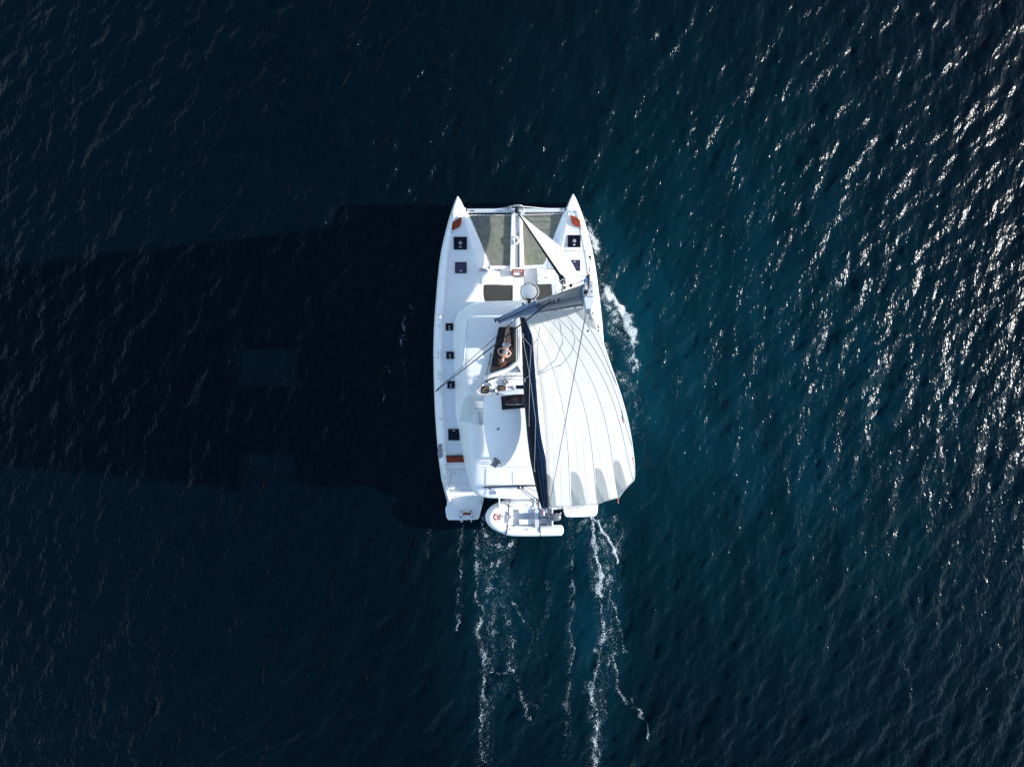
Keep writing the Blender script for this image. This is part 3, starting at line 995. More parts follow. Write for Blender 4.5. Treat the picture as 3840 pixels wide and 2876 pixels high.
# --- helm bimini (hard top) with skylight
zb = 3.98
half = [(1947, 1459.5), (1925, 1461), (1870, 1467.5), (1840, 1474), (1822, 1484), (1813, 1500), (1810.5, 1540), (1813, 1580), (1819, 1630), (1828, 1680), (1839, 1724), (1846, 1741), (1856, 1750), (1880, 1752), (1951, 1753)]
hp = spl(PP(half, zb), 3)
ring = hp + [mir(p) for p in hp[::-1]]
cen = at(1955, 1548, zb)
cen = centre(cen)
mb = MB()
lay = []
for s_, dz in ((.985, -.10), (1.0, -.06), (1.0, -.02), (.985, .02), (.95, .06), (.85, .13), (.7, .20), (.5, .265), (.3, .305), (.12, .32)):
    lay.append([Vector((cen.x + (p.x - cen.x) * s_, cen.y + (p.y - cen.y) * s_, zb + dz)) for p in ring])
n = len(ring)
mb.loft(lay[::-1], cap=True)
# open the skylight: cut by boolean with a box
bim = mb.build('helm_bimini', ROOFM, boat, angle=60)
sky_p = [(1879, 1486), (1932, 1479.5), (1969, 1478), (1969, 1529.5), (1882, 1537)]
pan_p = [(1893, 1496), (1930, 1491), (1960.5, 1488.5), (1961, 1517.5), (1908, 1519), (1894, 1517)]
cut = MB().prism(PP(pan_p, zb + .6), 1.2)
bmc = bpy.data.meshes.new('cutter')
bmc.from_pydata([tuple(p - ORG[boat.name]) for p in cut.v], [], cut.f)
bmt = bmesh.new()
bmt.from_mesh(bmc)
bmesh.ops.recalc_face_normals(bmt, faces=bmt.faces)
bmt.to_mesh(bmc)
bmt.free()
cut_o = bpy.data.objects.new('cutter', bmc)
COL.objects.link(cut_o)
cut_o.location = ORG[boat.name]
bo = bim.modifiers.new('Skylight', 'BOOLEAN')
bo.operation = 'DIFFERENCE'
bo.object = cut_o
bo.solver = 'EXACT'
dg = bpy.context.evaluated_depsgraph_get()
newme = bpy.data.meshes.new_from_object(bim.evaluated_get(dg))
bim.modifiers.clear()
bim.data = newme
bpy.data.objects.remove(cut_o)
newme.set_sharp_from_angle(angle=R(50))
# frame around the opening
def bz(p):
    """height of the domed bimini under plan point p"""
    best = min(range(n), key=lambda i: abs(math.atan2(ring[i].y - cen.y, ring[i].x - cen.x) - math.atan2(p.y - cen.y, p.x - cen.x)))
    rr_ = math.hypot(p.x - cen.x, p.y - cen.y) / math.hypot(ring[best].x - cen.x, ring[best].y - cen.y)
    return zb + float(np.interp(rr_, [.12, .3, .5, .7, .85, .95, .985, 1.0], [.32, .305, .265, .20, .13, .06, .02, -.02]))


def on_bim(x, y, off):
    p = at(x, y, zb + .2)
    for _ in range(4):
        p = at(x, y, bz(p) + off)
    return p


o6 = [on_bim(x, y, .06) for x, y in [(1879, 1486), (1932, 1479.5), (1969, 1478), (1969, 1529.5), (1910, 1534.5), (1882, 1537)]]
i6 = [on_bim(x, y, .05) for x, y in pan_p]
mb = MB()
dn = Vector((0, 0, -.11))
for i in range(6):
    j = (i + 1) % 6
    mb.add([o6[i], o6[j], i6[j], i6[i], o6[i] + dn, o6[j] + dn, i6[j] + dn, i6[i] + dn], [(0, 3, 2, 1), (0, 1, 5, 4), (3, 7, 6, 2), (4, 5, 6, 7)])
sf = mb.build('skylight', FRAME, boat)
MB().prism([on_bim(x, y, -.006) for x, y in pan_p], .012).build('pane', SKYL, sf)
for x, y in ((1866, 1477.8), (1868, 1608)):
    p = on_bim(x, y, .0)
    q = MB().lathe(p, [(.052, -.02), (.052, .012), (.03, .03)], 16).build('roof_vent', GREYP, boat)
for x, y in ((1826, 1495), (1848, 1735)):
    p = at(x, y, zb - .05)
    both(MB().tube([p, Vector((p.x + .05, p.y, 2.75))], .024, 8), 'bimini_post', STEEL)
# helm seat under the skylight
MB().prism(PP([(1896, 1492), (1962, 1488), (1964, 1500), (1900, 1507)], 3.2), .5).build('helm_seat', SEATB, boat, bevel=.05)
MB().prism(PP([(1904, 1503.5), (1962, 1501), (1962, 1520), (1906, 1522)], 3.05), .4).build('helm_seat', SEATB, boat, bevel=.05)
MB().tube([at(1897, 1497, 3.45), at(1893, 1513, 3.45)], .03, 8).build('seat_strap', ORANGEP, boat)
# ladder and handle on the aft port corner of the bimini
c = on_bim(1863.5, 1727.5, .03)
ax = Vector((.80, -.60, 0)); ay = Vector((.60, .80, 0))
lp = [c + ax * (.14 * math.cos(t)) + ay * (.035 * math.sin(t)) for t in np.linspace(0, 2 * math.pi, 18)]
MB().tube(lp, .017, 6).build('step_handle', BLACK, boat)
ld = empty('boarding_ladder', c, parent=boat)
for s_ in (0, 1):
    a = on_bim(1853 + 15 * s_, 1726 + 9 * s_, .10); b = at(1840 + 18 * s_, 1746 + 8 * s_, 3.95)
    MB().tube([b, Vector((b.x, b.y, 2.95))], .018, 6).build('ladder_rail', STEEL, ld)
    MB().tube([a, b], .018, 6).build('ladder_rail', STEEL, ld)
for k in range(3):
    a = at(1851 - 4 * k, 1731 + 6 * k, 4.10 - .03 * k); b = at(1866 - 3.4 * k, 1740 + 5.5 * k, 4.10 - .03 * k)
    d = (b - a).normalized(); e = Vector((-d.y, d.x, 0)) * .03
    MB().prism([a + e, b + e, b - e, a - e], .03).build('ladder_tread', GREYP, ld, bevel=.006)

# --- mainsheet traveller and sheets on the hard top
tz = 3.03
tv = MB().tube([at(1816, 1826.5, tz - .06), at(1830, 1826, tz), at(1900, 1823.5, tz + .01), at(1965, 1821, tz + .02), at(2020, 1821, tz + .02)], .030, 6).build('traveller_track', BLACK, boat)
for x, y in ((1837, 1829), (1944.5, 1827.5), (1960, 1826)):
    MB().box(at(x, y, tz + .05), (.09, .12, .09)).build('traveller_block', BLACK, tv, bevel=.02)
MB().box(at(1814, 1826.5, tz - .07), (.16, .06, .05)).build('track_end', LIGHTG, tv, bevel=.01)
for a, b in (((1946, 1830), (2021, 1892)), ((1950, 1829), (2016, 1876)), ((1961, 1829), (2024, 1880)), ((1966, 1823), (2016, 1842))):
    line('mainsheet', at(*a, tz + .08), at(*b, 4.55), .011, ROPEB, boat)
wl = at(1857, 1846.5, 2.95)
q = MB().lathe(wl, [(.10, -.02), (.10, .008), (.085, .014)], 20).build('deck_light', WHITEP, boat)
MB().lathe(wl, [(.062, .012), (.062, .022), (.045, .028)], 18).build('lamp_glass', GREYP, q)

# --- port quarter rail pouch and swim ladder
pch = MB().prism(spl(PP([(1643, 1669), (1648, 1667), (1655, 1668), (1657, 1690), (1659, 1708), (1657, 1716), (1648, 1717), (1642.5, 1712), (1641.5, 1690)], 2.1), 3, True), .35).build('rail_pouch', GREYP, boat, bevel=.05)
MB().lathe(at(1658, 1687, 2.08), [(.03, 0), (.035, .03), (.015, .05)], 10).build('pouch_toggle', REDP, pch)
lad = empty('swim_ladder', at(1750, 1935, .5), parent=boat)
for x in (1729, 1733.5, 1768):
    MB().tube([at(x, 1917, .62), at(x, 1920, .66), at(x, 1956, .60), at(x, 1959, .2)], .018, 8).build('ladder_rail', STEEL, lad)
for x in (1733.5,):
    MB().prism(PP([(1733, 1922), (1766.5, 1922), (1766.5, 1930.5), (1733, 1930.5)], .64), .03).build('ladder_tread', TEAK, lad, bevel=.008)
for x, y in ((1729, 1917), (1768, 1917), (1727, 1938), (1770, 1938)):
    MB().box(at(x, y, .6), (.05, .06, .12)).build('ladder_bracket', FRAME, lad, bevel=.01)
MB().prism(PP([(1805.5, 1872), (1807, 1872), (1805.5, 1892), (1804, 1892)], .545), .02).build('platform_handle', GREYP, boat)

# ------------------------------------------------------------------ mast, spreaders, rigging
MB_, MT_ = at(1960, 1163, 4.6), at(2196, 1101, 18.8)


def mast(z):
    return MB_.lerp(MT_, (z - 4.6) / 14.2)


rings = []
for z in np.linspace(2.72, 18.85, 40):
    c = mast(z)
    k = 1.0
    rings.append([c + Vector((.105 * k * math.sin(t), .15 * k * math.cos(t), 0)) for t in np.linspace(0, 2 * math.pi, 20, endpoint=False)])
mst = MB().loft(rings).build('mast', ALU, boat, angle=60)
MB().tube([mast(z) + Vector((.0, -.165, 0)) for z in np.linspace(4.9, 18.7, 30)], .022, 6).build('mast_track', GREYP, mst)
for z in (8.9, 11.0, 12.2, 15.4, 16.2):
    MB().box(mast(z) + Vector((-.105, -.02, 0)), (.02, .06, .09)).build('mast_fitting', BLACK, mst, bevel=.004)
for z, dy in ((5.6, .16), (6.1, .16)):
    q = mast(z) + Vector((-.06, dy, 0))
    MB().tube([q + Vector((0, 0, -.12)), q + Vector((-.03, .05, 0)), q + Vector((0, 0, .12))], .016, 6).build('mast_cleat', BLACK, mst)
# spreaders
tips = []
for z, tip, tz_ in ((8.3, (1858, 1201), 8.3), (11.5, (1874, 1204), 11.5)):
    root = mast(z)
    t = at(tip[0], tip[1], tz_)
    tips.append(t)
    for sgn in (0, 1):
        e = t if not sgn else Vector((2 * root.x - t.x, t.y, t.z))
        d = (e - root).normalized()
        s_ = root + d * .09
        rings = []
        for u in np.linspace(0, 1, 8):
            c = s_.lerp(e, u)
            w = .13 * (1 - u) ** 1.5 + .05
            f = Vector((-d.y, d.x, 0))
            rings.append([c + f * (w * math.cos(a)) + Vector((0, 0, 1)) * (.035 * math.sin(a)) for a in np.linspace(0, 2 * math.pi, 12, endpoint=False)])
        sp = MB().loft(rings).build('spreader', ALU, boat)
        MB().box(e + d * .015, (.035, .13, .07), (d, Vector((-d.y, d.x, 0)), Vector((0, 0, 1)))).build('spreader_tip', BLACK, sp, bevel=.01)
HND = mast(15.1)
hounds = at(2088, 1112, 15.1)
chain_p = at(1636, 1466, 1.62)
for sgn in (0, 1):
    cp = mir(chain_p) if sgn else chain_p
    hp_ = HND + (Vector((.1, 0, 0)) if sgn else Vector((hounds.x - HND.x, hounds.y - HND.y, 0)))
    line('cap_shroud', cp + Vector((0, 0, .35)), hp_, .017, ROPEB, boat, n=6)
    lo = mast(7.6) + Vector((.09 if sgn else -.09, -.05, 0))
    line('lower_shroud', cp + Vector((.05 if not sgn else -.05, .06, .3)), lo, .012, ROPEB, boat, n=6)
    tp = tips[1] if not sgn else Vector((2 * mast(11.5).x - tips[1].x, tips[1].y, tips[1].z))
    line('diamond_stay', tp, hp_, .010, ROPEB, boat)
    tp0 = tips[0] if not sgn else Vector((2 * mast(8.3).x - tips[0].x, tips[0].y, tips[0].z))
    line('diamond_stay', tp0, tp, .010, ROPEB, boat)
    line('diamond_stay', mast(4.9) + Vector((.1 if sgn else -.1, 0, 0)), tp0, .008, ROPEB, boat)
    for k in (0, 1):
        b = cp + Vector((.05 * k if not sgn else -.05 * k, .06 * k, 0))
        top = hp_ if k == 0 else lo
        d = (top - b).normalized()
        MB().tube([b - Vector((0, 0, .05)), b + d * .12, b + d * .5], [.03, .028, .022], 8).build('turnbuckle', GREYP, boat)
MB().box(hounds + Vector((.03, .0, .0)), (.10, .05, .16)).build('shroud_tang', LIGHTG, mst, bevel=.01)
# radome on a ringed bracket ahead of the mast
rc = at(1987, 1094, 7.7)
rd = MB().lathe(rc, [(.16, -.11), (.205, -.08), (.215, .0), (.205, .06), (.17, .10), (.10, .115), (.02, .12)], 32).build('radome', WHITEP, boat)
gl = [rc + Vector((.272 * math.cos(t), .272 * math.sin(t), .0)) for t in np.linspace(-.25 * math.pi, 1.32 * math.pi, 36)]
MB().tube([mast(7.55) + Vector((.05, .14, 0)), gl[0]] + gl[1:] + [mast(7.6) + Vector((-.05, .14, 0))], .018, 8).build('radome_guard', STEEL, rd)
gl2 = [rc + Vector((.262 * math.cos(t), .262 * math.sin(t), -.09)) for t in np.linspace(-.2 * math.pi, 1.2 * math.pi, 30)]
MB().tube(gl2, .014, 6).build('radome_guard', STEEL, rd)
MB().box(mast(7.55).lerp(rc, .42) - Vector((0, 0, .12)), (.12, .34, .05)).build('radome_bracket', BLACK, rd, bevel=.01)

# masthead crane and instruments
mt = 18.86
cr = MB().prism(PP([(2193, 1053), (2222, 1054), (2229, 1100), (2230, 1128), (2218, 1177), (2199, 1177), (2190, 1120), (2187, 1085)], mt + .07), .12).build('masthead_crane', LIGHTG, boat, bevel=.01)
MB().prism(PP([(2194, 1043), (2205, 1043), (2206, 1056), (2193, 1056)], mt + .10), .16).build('halyard_box', BLUEP, cr, bevel=.01)
MB().box(at(2200.5, 1039, mt + .06), (.022, .03, .06)).build('box_latch', BLACK, cr)
ml = at(2197.5, 1096.5, mt + .07)
q = MB().lathe(ml, [(.036, 0), (.036, .03), (.028, .06), (.028, .10), (.012, .11)], 18).build('masthead_light', BLACK, cr)
for x, y in ((2190, 1074), (2190, 1113), (2220, 1074), (2220, 1113)):
    MB().tube([at(x - 3.5, y, mt + .085), at(x + 3.5, y, mt + .085)], .008, 6).build('crane_bolt', BLUEP if x > 2200 else FRAME, cr)
for x, y in ((2220, 1094.5), (2198.5, 1110)):
    MB().lathe(at(x, y, mt + .07), [(.009, 0), (.009, .012), (.004, .014)], 10).build('crane_bolt', FRAME, cr)
wand = [at(2206, 1090, mt + .10), at(2208, 1062, mt + .12), at(2207.5, 1043, mt + .14), at(2209, 1030, mt + .16)]
MB().tube(wand, [.008, .016, .02, .014], 8).build('wind_sensor_arm', BLACK, cr)
hub = at(2213, 964, mt + .28)
MB().tube([at(2209, 1030, mt + .16), at(2211.5, 1000, mt + .22), hub], .0075, 6).build('wind_sensor_arm', BLACK, cr)
q = MB().lathe(hub, [(.008, -.05), (.019, -.03), (.021, 0), (.014, .02), (.004, .026)], 16).build('wind_sensor', BLACK, cr)
for tx, ty in ((2198.5, 960), (2223, 957), (2216, 978)):
    e = at(tx, ty, mt + .28)
    MB().tube([hub, e.lerp(hub, .25), e], [.003, .004, .009], 6).build('sensor_cup', BLACK, q)
line('sensor_vane', hub, at(2231, 981, mt + .27), .003, BLACK, q)
line('sensor_vane', hub, at(2201, 949, mt + .27), .003, BLACK, q)
lp = [at(2216.5 + 6.5 * math.cos(t), 1062.5 + 6.5 * math.sin(t), mt + .10) for t in np.linspace(0, 6.5, 20)]
MB().tube(lp, .0045, 6).build('wire_loop', BLACK, cr)
MB().tube(spl([at(2208, 1070, mt + .1), at(2215, 1085, mt + .1), at(2217, 1097, mt + .1), at(2211, 1108, mt + .1), at(2201, 1109, mt + .1)], 5), .003, 5).build('wire_loop', BLACK, cr)
# wind arrow (windex)
MB().box(at(2212.5, 1178, mt + .08), (.022, .16, .022)).build('wind_arrow_bracket', GREYP, cr)
MB().tube([at(2212.5, 1186, mt + .09), at(2212, 1197, mt + .14)], .006, 6).build('wind_arrow_bracket', BLACK, cr)
wx = MB().tube([at(2200, 1161, mt + .3), at(2208.5, 1175, mt + .3), at(2211, 1179, mt + .3), at(2239, 1216, mt + .3)], [.001, .009, .0035, .0035], 6).build('wind_arrow', BLACK, cr)
MB().prism(PP([(2238, 1214), (2251, 1227.5), (2243, 1233.5)], mt + .305), .01).build('arrow_tail', BLACK, wx)
for x, y in ((2204.7, 1241), (2246, 1239.4)):
    MB().prism(PP([(x - 1.2, y - 5), (x + 4.4, y - 1.8), (x + 1.4, y + 4.6), (x - 4.4, y + 1.4)], mt + .26), .008).build('arrow_flag', FRAME, wx)
line('arrow_boom', at(2211, 1196, mt + .2), at(2222, 1196, mt + .25), .0025, BLACK, wx)
line('spinnaker_halyard', at(2194, 1049, 18.8), at(2130, 1073, 15.9), .008, ROPEG, boat)
line('spinnaker_halyard', at(2130, 1073, 15.9), at(2080, 1098, 14.2), .008, ROPEG, boat)
for x, y, z in ((2116, 1080, 15.4), (2141, 1071, 16.6)):
    MB().box(at(x, y, z), (.05, .06, .1)).build('halyard_block', FRAME, mst, bevel=.012)

# ------------------------------------------------------------------ boom, lazy bag
BF, BE = at(1957, 1190, 4.55), at(2048, 1912, 4.66)
bd = (BE - BF).normalized()
bn = Vector((-bd.y, bd.x, 0))
if bn.x < 0: bn = -bn
rings = []
for u in np.linspace(0, 1, 12):
    c = BF.lerp(BE, u)
    rings.append([c + bn * (.075 * math.cos(a)) + Vector((0, 0, .13 * math.sin(a))) for a in np.linspace(0, 2 * math.pi, 14, endpoint=False)])
boom = MB().loft(rings).build('boom', ALU, boat)
MB().box(BF + Vector((0, .08, 0)), (.10, .22, .14)).build('gooseneck', BLACK, boom, bevel=.02)
for x, y, m_, w in ((2036, 1921, ORANGEP, .03), (2040, 1922, WHITEP, .05), (2057, 1915, BLACK, .03)):
    MB().box(at(x, y, 4.74), (w, .20, .12)).build('boom_fitting', m_, boom, bevel=.01)
MB().box(BE + bd * .02, (.16, .05, .28), (bn, bd, Vector((0, 0, 1)))).build('boom_end', LIGHTG, boom, bevel=.01)
# bag: port flap and starboard flap, from image measurements
bagL = [(1190, 1953), (1260, 1955), (1330, 1957), (1400, 1960), (1480, 1964), (1560, 1970), (1640, 1977), (1720, 1987), (1800, 2003), (1860, 2017), (1906, 2031)]
bagR = [(1190, 1984), (1260, 1994), (1330, 2000), (1400, 2006), (1480, 2012), (1560, 2018), (1640, 2028), (1720, 2045), (1800, 2050), (1860, 2052), (1906, 2053)]
bagM = [(1190, 1964), (1260, 1971), (1330, 1976), (1400, 1982), (1480, 1986), (1560, 1992), (1640, 2000), (1720, 2010), (1800, 2022), (1860, 2031), (1906, 2038)]
rp_, rs_ = [], []
rb = random.Random(5)
for i in range(45):
    y = 1190 + (1906 - 1190) * i / 44
    xl = np.interp(y, *zip(*bagL)); xr = np.interp(y, *zip(*bagR)); xm = np.interp(y, *zip(*bagM))
    wv = 1.2 * math.sin(i * .9) + rb.uniform(-.7, .7)
    zt = 5.35 - .25 * i / 44
    rp_.append([at(xl + 5, y, 4.42 + .08 * i / 44), at(xl, y, 4.7), at(xl + 1 + wv * .4, y, 5.1), at(xl + .35 * (xm - xl) + wv * .5, y, zt), at(xm - 4 + wv * .5, y, zt - .08), at(xm + 1, y, 5.0)])
    f1, f2 = wv, rb.uniform(-1, 1)
    rs_.append([at(xm + 1, y, 4.92), at(xm + .22 * (xr - xm) + f1 * .5, y, 5.06), at(xm + .40 * (xr - xm) - f1 * .6, y, 5.0), at(xm + .6 * (xr - xm) + f2 * .8, y, 5.2), at(xm + .8 * (xr - xm) - f2, y, 5.16), at(xr + .4 * f1, y, 5.42), at(xr + 2, y, 5.25)])
MB().loft(rp_, cap=False, closed=False).build('sail_bag', BAG, boat, angle=80)
MB().loft(rs_, cap=False, closed=False).build('sail_bag', BAGLIT, boat, angle=80)
rows = []
for i in range(13):
    y = 1176 + (1301 - 1176) * i / 12
    c = at(np.interp(y, *zip(*bagL)) + 8, y, 4.5)
    rows.append([c + Vector((.02 * math.sin(i * 1.7 + k) * k / 4, 0, -k * .395)) for k in range(5)])
MB().loft(rows, cap=False, closed=False).build('added_shade_flap', BAG, boat, angle=80)  # unseen flap added below the bag to shade the coach roof
# topping lift, lazy jacks
line('topping_lift', at(2197, 1177, 18.82), at(2058, 1908, 4.95), .009, ROPEG, boat)
J = lambda x, y, z: at(x, y, z)
for a, b in (((1958, 1260, 5.55), (1992, 1300, 6.0)), ((1992, 1300, 6.0), (2017, 1271, 7.2)), ((2017, 1271, 7.2), (2034, 1168, 9.6)), ((2017, 1271, 7.2), (2013, 1440, 6.0)),
             ((1992, 1300, 6.0), (1986, 1407, 5.7)), ((1986, 1407, 5.7), (1968, 1423, 5.5)), ((1986, 1407, 5.7), (1984, 1600, 5.45)), ((1986, 1407, 5.7), (2009, 1575, 5.5)),
             ((2009, 1575, 5.5), (2004, 1760, 5.4)), ((1960, 1264, 5.5), (1986, 1407, 5.7))):
    line('lazy_jack', J(*a), J(*b), .0085, ROPEW if b[2] < 7 and a[2] < 7 else ROPEG, boat)
MB().tube(spl([at(1955, 1256, 5.6), at(1960, 1252, 5.66), at(1963, 1259, 5.6), at(1957, 1263, 5.6), at(1962, 1266, 5.55)], 4), .016, 6).build('lazy_jack_knot', ROPEW, boat)
MB().tube([at(1968, 1421, 5.5), at(1968.5, 1431, 5.45)], .02, 6).build('lazy_jack_clip', WHITEP, boat)
MB().tube([at(2005, 1762, 5.4), at(2005, 1768, 5.4)], .02, 6).build('lazy_jack_clip', WHITEP, boat)

# ------------------------------------------------------------------ mainsail
# luff height, leech end (pixel, height)
VST = [(4.95, (2050, 1902), 5.05), (5.8, (2094, 1901), 6.0), (7.0, (2140, 1899), 7.3), (8.3, (2190, 1896), 8.7), (9.7, (2241, 1890), 10.1), (10.9, (2281, 1880), 11.3), (12.0, (2320, 1866), 12.4), (13.0, (2352, 1838), 13.4),
       (13.9, (2376, 1802), 14.2), (14.9, (2379, 1752), 15.1), (15.8, (2371, 1672), 15.9), (16.7, (2353, 1575), 16.7), (17.5, (2326, 1478), 17.5), (18.1, (2292, 1378), 18.1), (18.5, (2252, 1262), 18.5), (18.72, (2218, 1182), 18.74)]
NV, NU = 90, 26
vi = np.linspace(0, len(VST) - 1, NV + 1)
Ls, Es = [], []
for z, (px, py), ze in VST:
    c = mast(z) + Vector((0, -.19, 0))
    Ls.append(c)
    Es.append(at(px, py, ze))
Lc, Ec = spl(Ls, 6), spl(Es, 6)
for a, b in ((0, 2), (2, 4), (4, 6), (6, 8)):                    # the leech runs straight from batten end to batten end
    for k in range(a * 6, b * 6 + 1):
        t = (k - a * 6) / ((b - a) * 6)
        Ec[k] = Es[a].lerp(Es[b], t) + Vector((-.01, .015, 0)) * (4 * t * (1 - t))
NV = len(Lc) - 1
grid = []
for j in range(NV + 1):
    L, Ee = Lc[j], Ec[j]
    v = j / NV
    ch = Ee - L
    nrm = Vector((-ch.y, ch.x, 0)).normalized()
    if nrm.x < 0: nrm = -nrm
    cam_ = (.045 + .07 * math.sin(math.pi * min(1, v * 1.15)) ** .8) * ch.length * (1 if v < .9 else (1 - v) / .1)
    row = []
    for i in range(NU + 1):
        u = i / NU
        f = 4.2 * u * (1 - u) ** 1.25 * 1.25
        p = L.lerp(Ee, u) + nrm * (cam_ * f * .8)
        # slight hollows between battens
        p += nrm * (.022 * math.sin(v * 7.0 * 2 * math.pi) * min(1, 6 * u * (1 - u)))
        row.append(p)
    grid.append(row)


def sail_uv(u, v, off=0.0):
    fu, fv = max(0, min(NU - 1e-6, u * NU)), max(0, min(NV - 1e-6, v * NV))
    i, j = int(fu), int(fv)
    a, b = fu - i, fv - j
    g = grid
    p = (g[j][i] * (1 - a) + g[j][i + 1] * a) * (1 - b) + (g[j + 1][i] * (1 - a) + g[j + 1][i + 1] * a) * b
    if off:
        n_ = (g[j][i + 1] - g[j][i]).cross(g[j + 1][i] - g[j][i]).normalized()
        if n_.x < 0: n_ = -n_
        p = p + n_ * off
    return p


FU, FV = np.linspace(0, 1, 110), np.linspace(0, 1, 260)
GP = np.array([[proj(sail_uv(u, v)) for u in FU] for v in FV])


def sail_px(px, py, off=0.0):
    d = (GP[:, :, 0] - px) ** 2 + (GP[:, :, 1] - py) ** 2
    j, i = np.unravel_index(d.argmin(), d.shape)
    return sail_uv(FU[i], FV[j], off)


def vof(st):           # station index -> v
    return st / (len(VST) - 1)


msail = empty('mainsail', grid[0][0], parent=boat)
bat = [2, 4, 6, 8, 10, 12.3]
cuts = [0] + [int(round(vof(b) * NV)) for b in bat] + [NV]
for a, b in zip(cuts[:-1], cuts[1:]):
    MB().loft(grid[a:b + 1], cap=False, closed=False).build('sail_panel', SAIL, msail, angle=80)
for b in bat:
    v = vof(b)
    for off in (.012,):
        path = [sail_uv(u, v, 0) for u in np.linspace(.0, 1.0, 30)]
        MB().tube(path, .012, 6).build('batten', BATTEN, msail)
# seams: narrow double layers of cloth between battens
mb = MB()
for a, b in zip([0] + bat, bat + [15]):
    for f in (.34, .67):
        v0, v1 = vof(a + (b - a) * f) - .0016, vof(a + (b - a) * f) + .0016
        for off in (-.006,):
            r0 = [sail_uv(u, v0, off) for u in np.linspace(0.0, 1, 26)]
            r1 = [sail_uv(u, v1, off) for u in np.linspace(0.0, 1, 26)]
            mb.loft([r0, r1], cap=False, closed=False)
mb.build('sail_seam', SAIL, msail, kind='stuff')
# reinforcement patches at the leech below each batten
for a, b in ((0.0, .9), (2.15, 3.25), (4.1, 5.25), (6.1, 7.25)):
    r_ = []
    for k in range(13):
        t = k / 12
        v = vof(a + (b - a) * t)
        us = 1 - (.17 - .0 * a) * math.sqrt(max(0.0, 1 - t ** 2.2)) - .002
        r_.append([sail_uv(us + (1 - us) * m / 8, v, -.008) for m in range(9)])
    MB().loft(r_, cap=False, closed=False).build('leech_patch', SAIL, msail, angle=80)
    r2 = []
    for k in range(9):
        t = k / 8
        v = vof(a + (b - a) * .62 * t)
        us = 1 - .095 * (1 - t) - .002
        r2.append([sail_uv(us + (1 - us) * m / 6, v, -.016) for m in range(7)])
    MB().loft(r2, cap=False, closed=False).build('leech_patch', SAIL, msail, angle=80)
# head patch, luff tape
r_ = []
for k in range(13):
    t = k / 12
    v = vof(15 - 3.3 * t)
    ue = .12 + .88 * (1 - t) ** 1.3
    r_.append([sail_uv(ue * m / 8, v, -.008) for m in range(9)])
MB().loft(r_, cap=False, closed=False).build('head_patch', SAIL, msail, angle=80)
r_ = [[sail_uv(u, v, -.008) for u in np.linspace(0, .05, 4)] for v in np.linspace(0, 1, 40)]
MB().loft(r_, cap=False, closed=False).build('luff_tape', LIGHTG, msail, angle=80)
r_ = [[sail_uv(u, v, .008) for u in np.linspace(0, .07 - .05 * v, 4)] for v in np.linspace(0.0, .35, 16)]
MB().loft(r_, cap=False, closed=False).build('tack_patch', SAIL, msail, angle=80)
MB().tube([grid[j][NU] for j in range(NV + 1)], .012, 6).build('leech_cord', SAIL, msail)
for b in bat + [1, 3, 5, 7, 9, 14]:
    p = sail_uv(0, vof(b)); q = mast(p.z) + Vector((0, -.17, 0))
    MB().tube([q, q.lerp(p, .5) + Vector((.0, -.01, .0)), p], [.03, .02, .016], 6).build('sail_slide', FRAME, msail)
# slack reef lines lying against the lee side
for pts, r0 in ((([(2108, 1160), (2137, 1205), (2152, 1240), (2158, 1275), (2150, 1310), (2137, 1335), (2112, 1360), (2080, 1380), (2050, 1393), (2012, 1404)]), .011),
                (([(2083, 1160), (2081, 1210), (2080, 1240), (2066, 1280), (2056, 1305), (2030, 1333), (2008, 1350)]), .006),
                (([(2035, 1166), (2060, 1210), (2067, 1245), (2060, 1285)]), .006)):
    MB().tube(spl([sail_px(x, y, .03) for x, y in pts], 4), r0, 6).build('reef_line', ROPEG, msail)
# tell tales
for x, y, m_ in ((2334, 1539, GREENP), (2335, 1556, REDP), (2375, 1714, ORANGEP)):
    p = sail_px(x, y, -.02)
    MB().tube([p, p + Vector((.02, -.09, .01)), p + Vector((.03, -.16, 0))], .011, 5).build('tell_tale', m_, msail)
p = at(2320, 1868, 12.4)
MB().tube([p, p + Vector((-.02, -.07, 0)), p + Vector((0, -.13, -.03))], .009, 5).build('tell_tale', ORANGEP, msail)
# reefing pendants under the foot
for a, b in (((2020, 1908, 4.8), (2110, 1900, 6.3)), ((2062, 1918, 4.8), (2112, 1902, 6.4)), ((2058, 1916, 4.8), (2190, 1897, 8.6)), ((2050, 1856, 5.2), (2110, 1899, 6.3))):
    line('reef_pendant', at(*a), at(*b), .009, ROPEG, boat)

# ------------------------------------------------------------------ jib on its furler
tack = at(1941, 797, 1.95)
head = at(2112, 1052, 15.3)
stay_top = mast(15.9) + Vector((0, .15, 0))
drum_b = at(1938, 793, 1.80)
MB().tube([tack, tack.lerp(head, .3), tack.lerp(head, .65), head], [.030, .030, .030, .030], 8).build('furling_foil', BLACK, boat)
dr = MB().lathe(drum_b, [(.085, 0), (.095, .02), (.095, .05), (.06, .06), (.06, .13), (.095, .14), (.09, .17), (.04, .2)], 22).build('furling_drum', BLACK, boat)
d = (stay_top - head).normalized()
sw0 = at(2104, 1038, 15.1)
sw = MB().lathe(sw0, [(.03, 0), (.055, .03), (.055, .12), (.04, .13), (.055, .14), (.055, .20), (.07, .21), (.07, .30), (.03, .33)], 18, axis=(at(2116, 1066, 15.5) - sw0)).build('halyard_swivel', BLACK, boat)
axv = (at(2116, 1066, 15.5) - sw0).normalized()
for k in range(9):
    a = 2 * math.pi * k / 9
    e1 = Vector((1, 0, 0)); e1 = (e1 - axv * e1.dot(axv)).normalized(); e2 = axv.cross(e1)
    MB().lathe(sw0 + axv * .29 + (e1 * math.cos(a) + e2 * math.sin(a)) * .055, [(.010, 0), (.010, .03), (.003, .034)], 8, axis=axv).build('swivel_hole', WHITEP, sw)
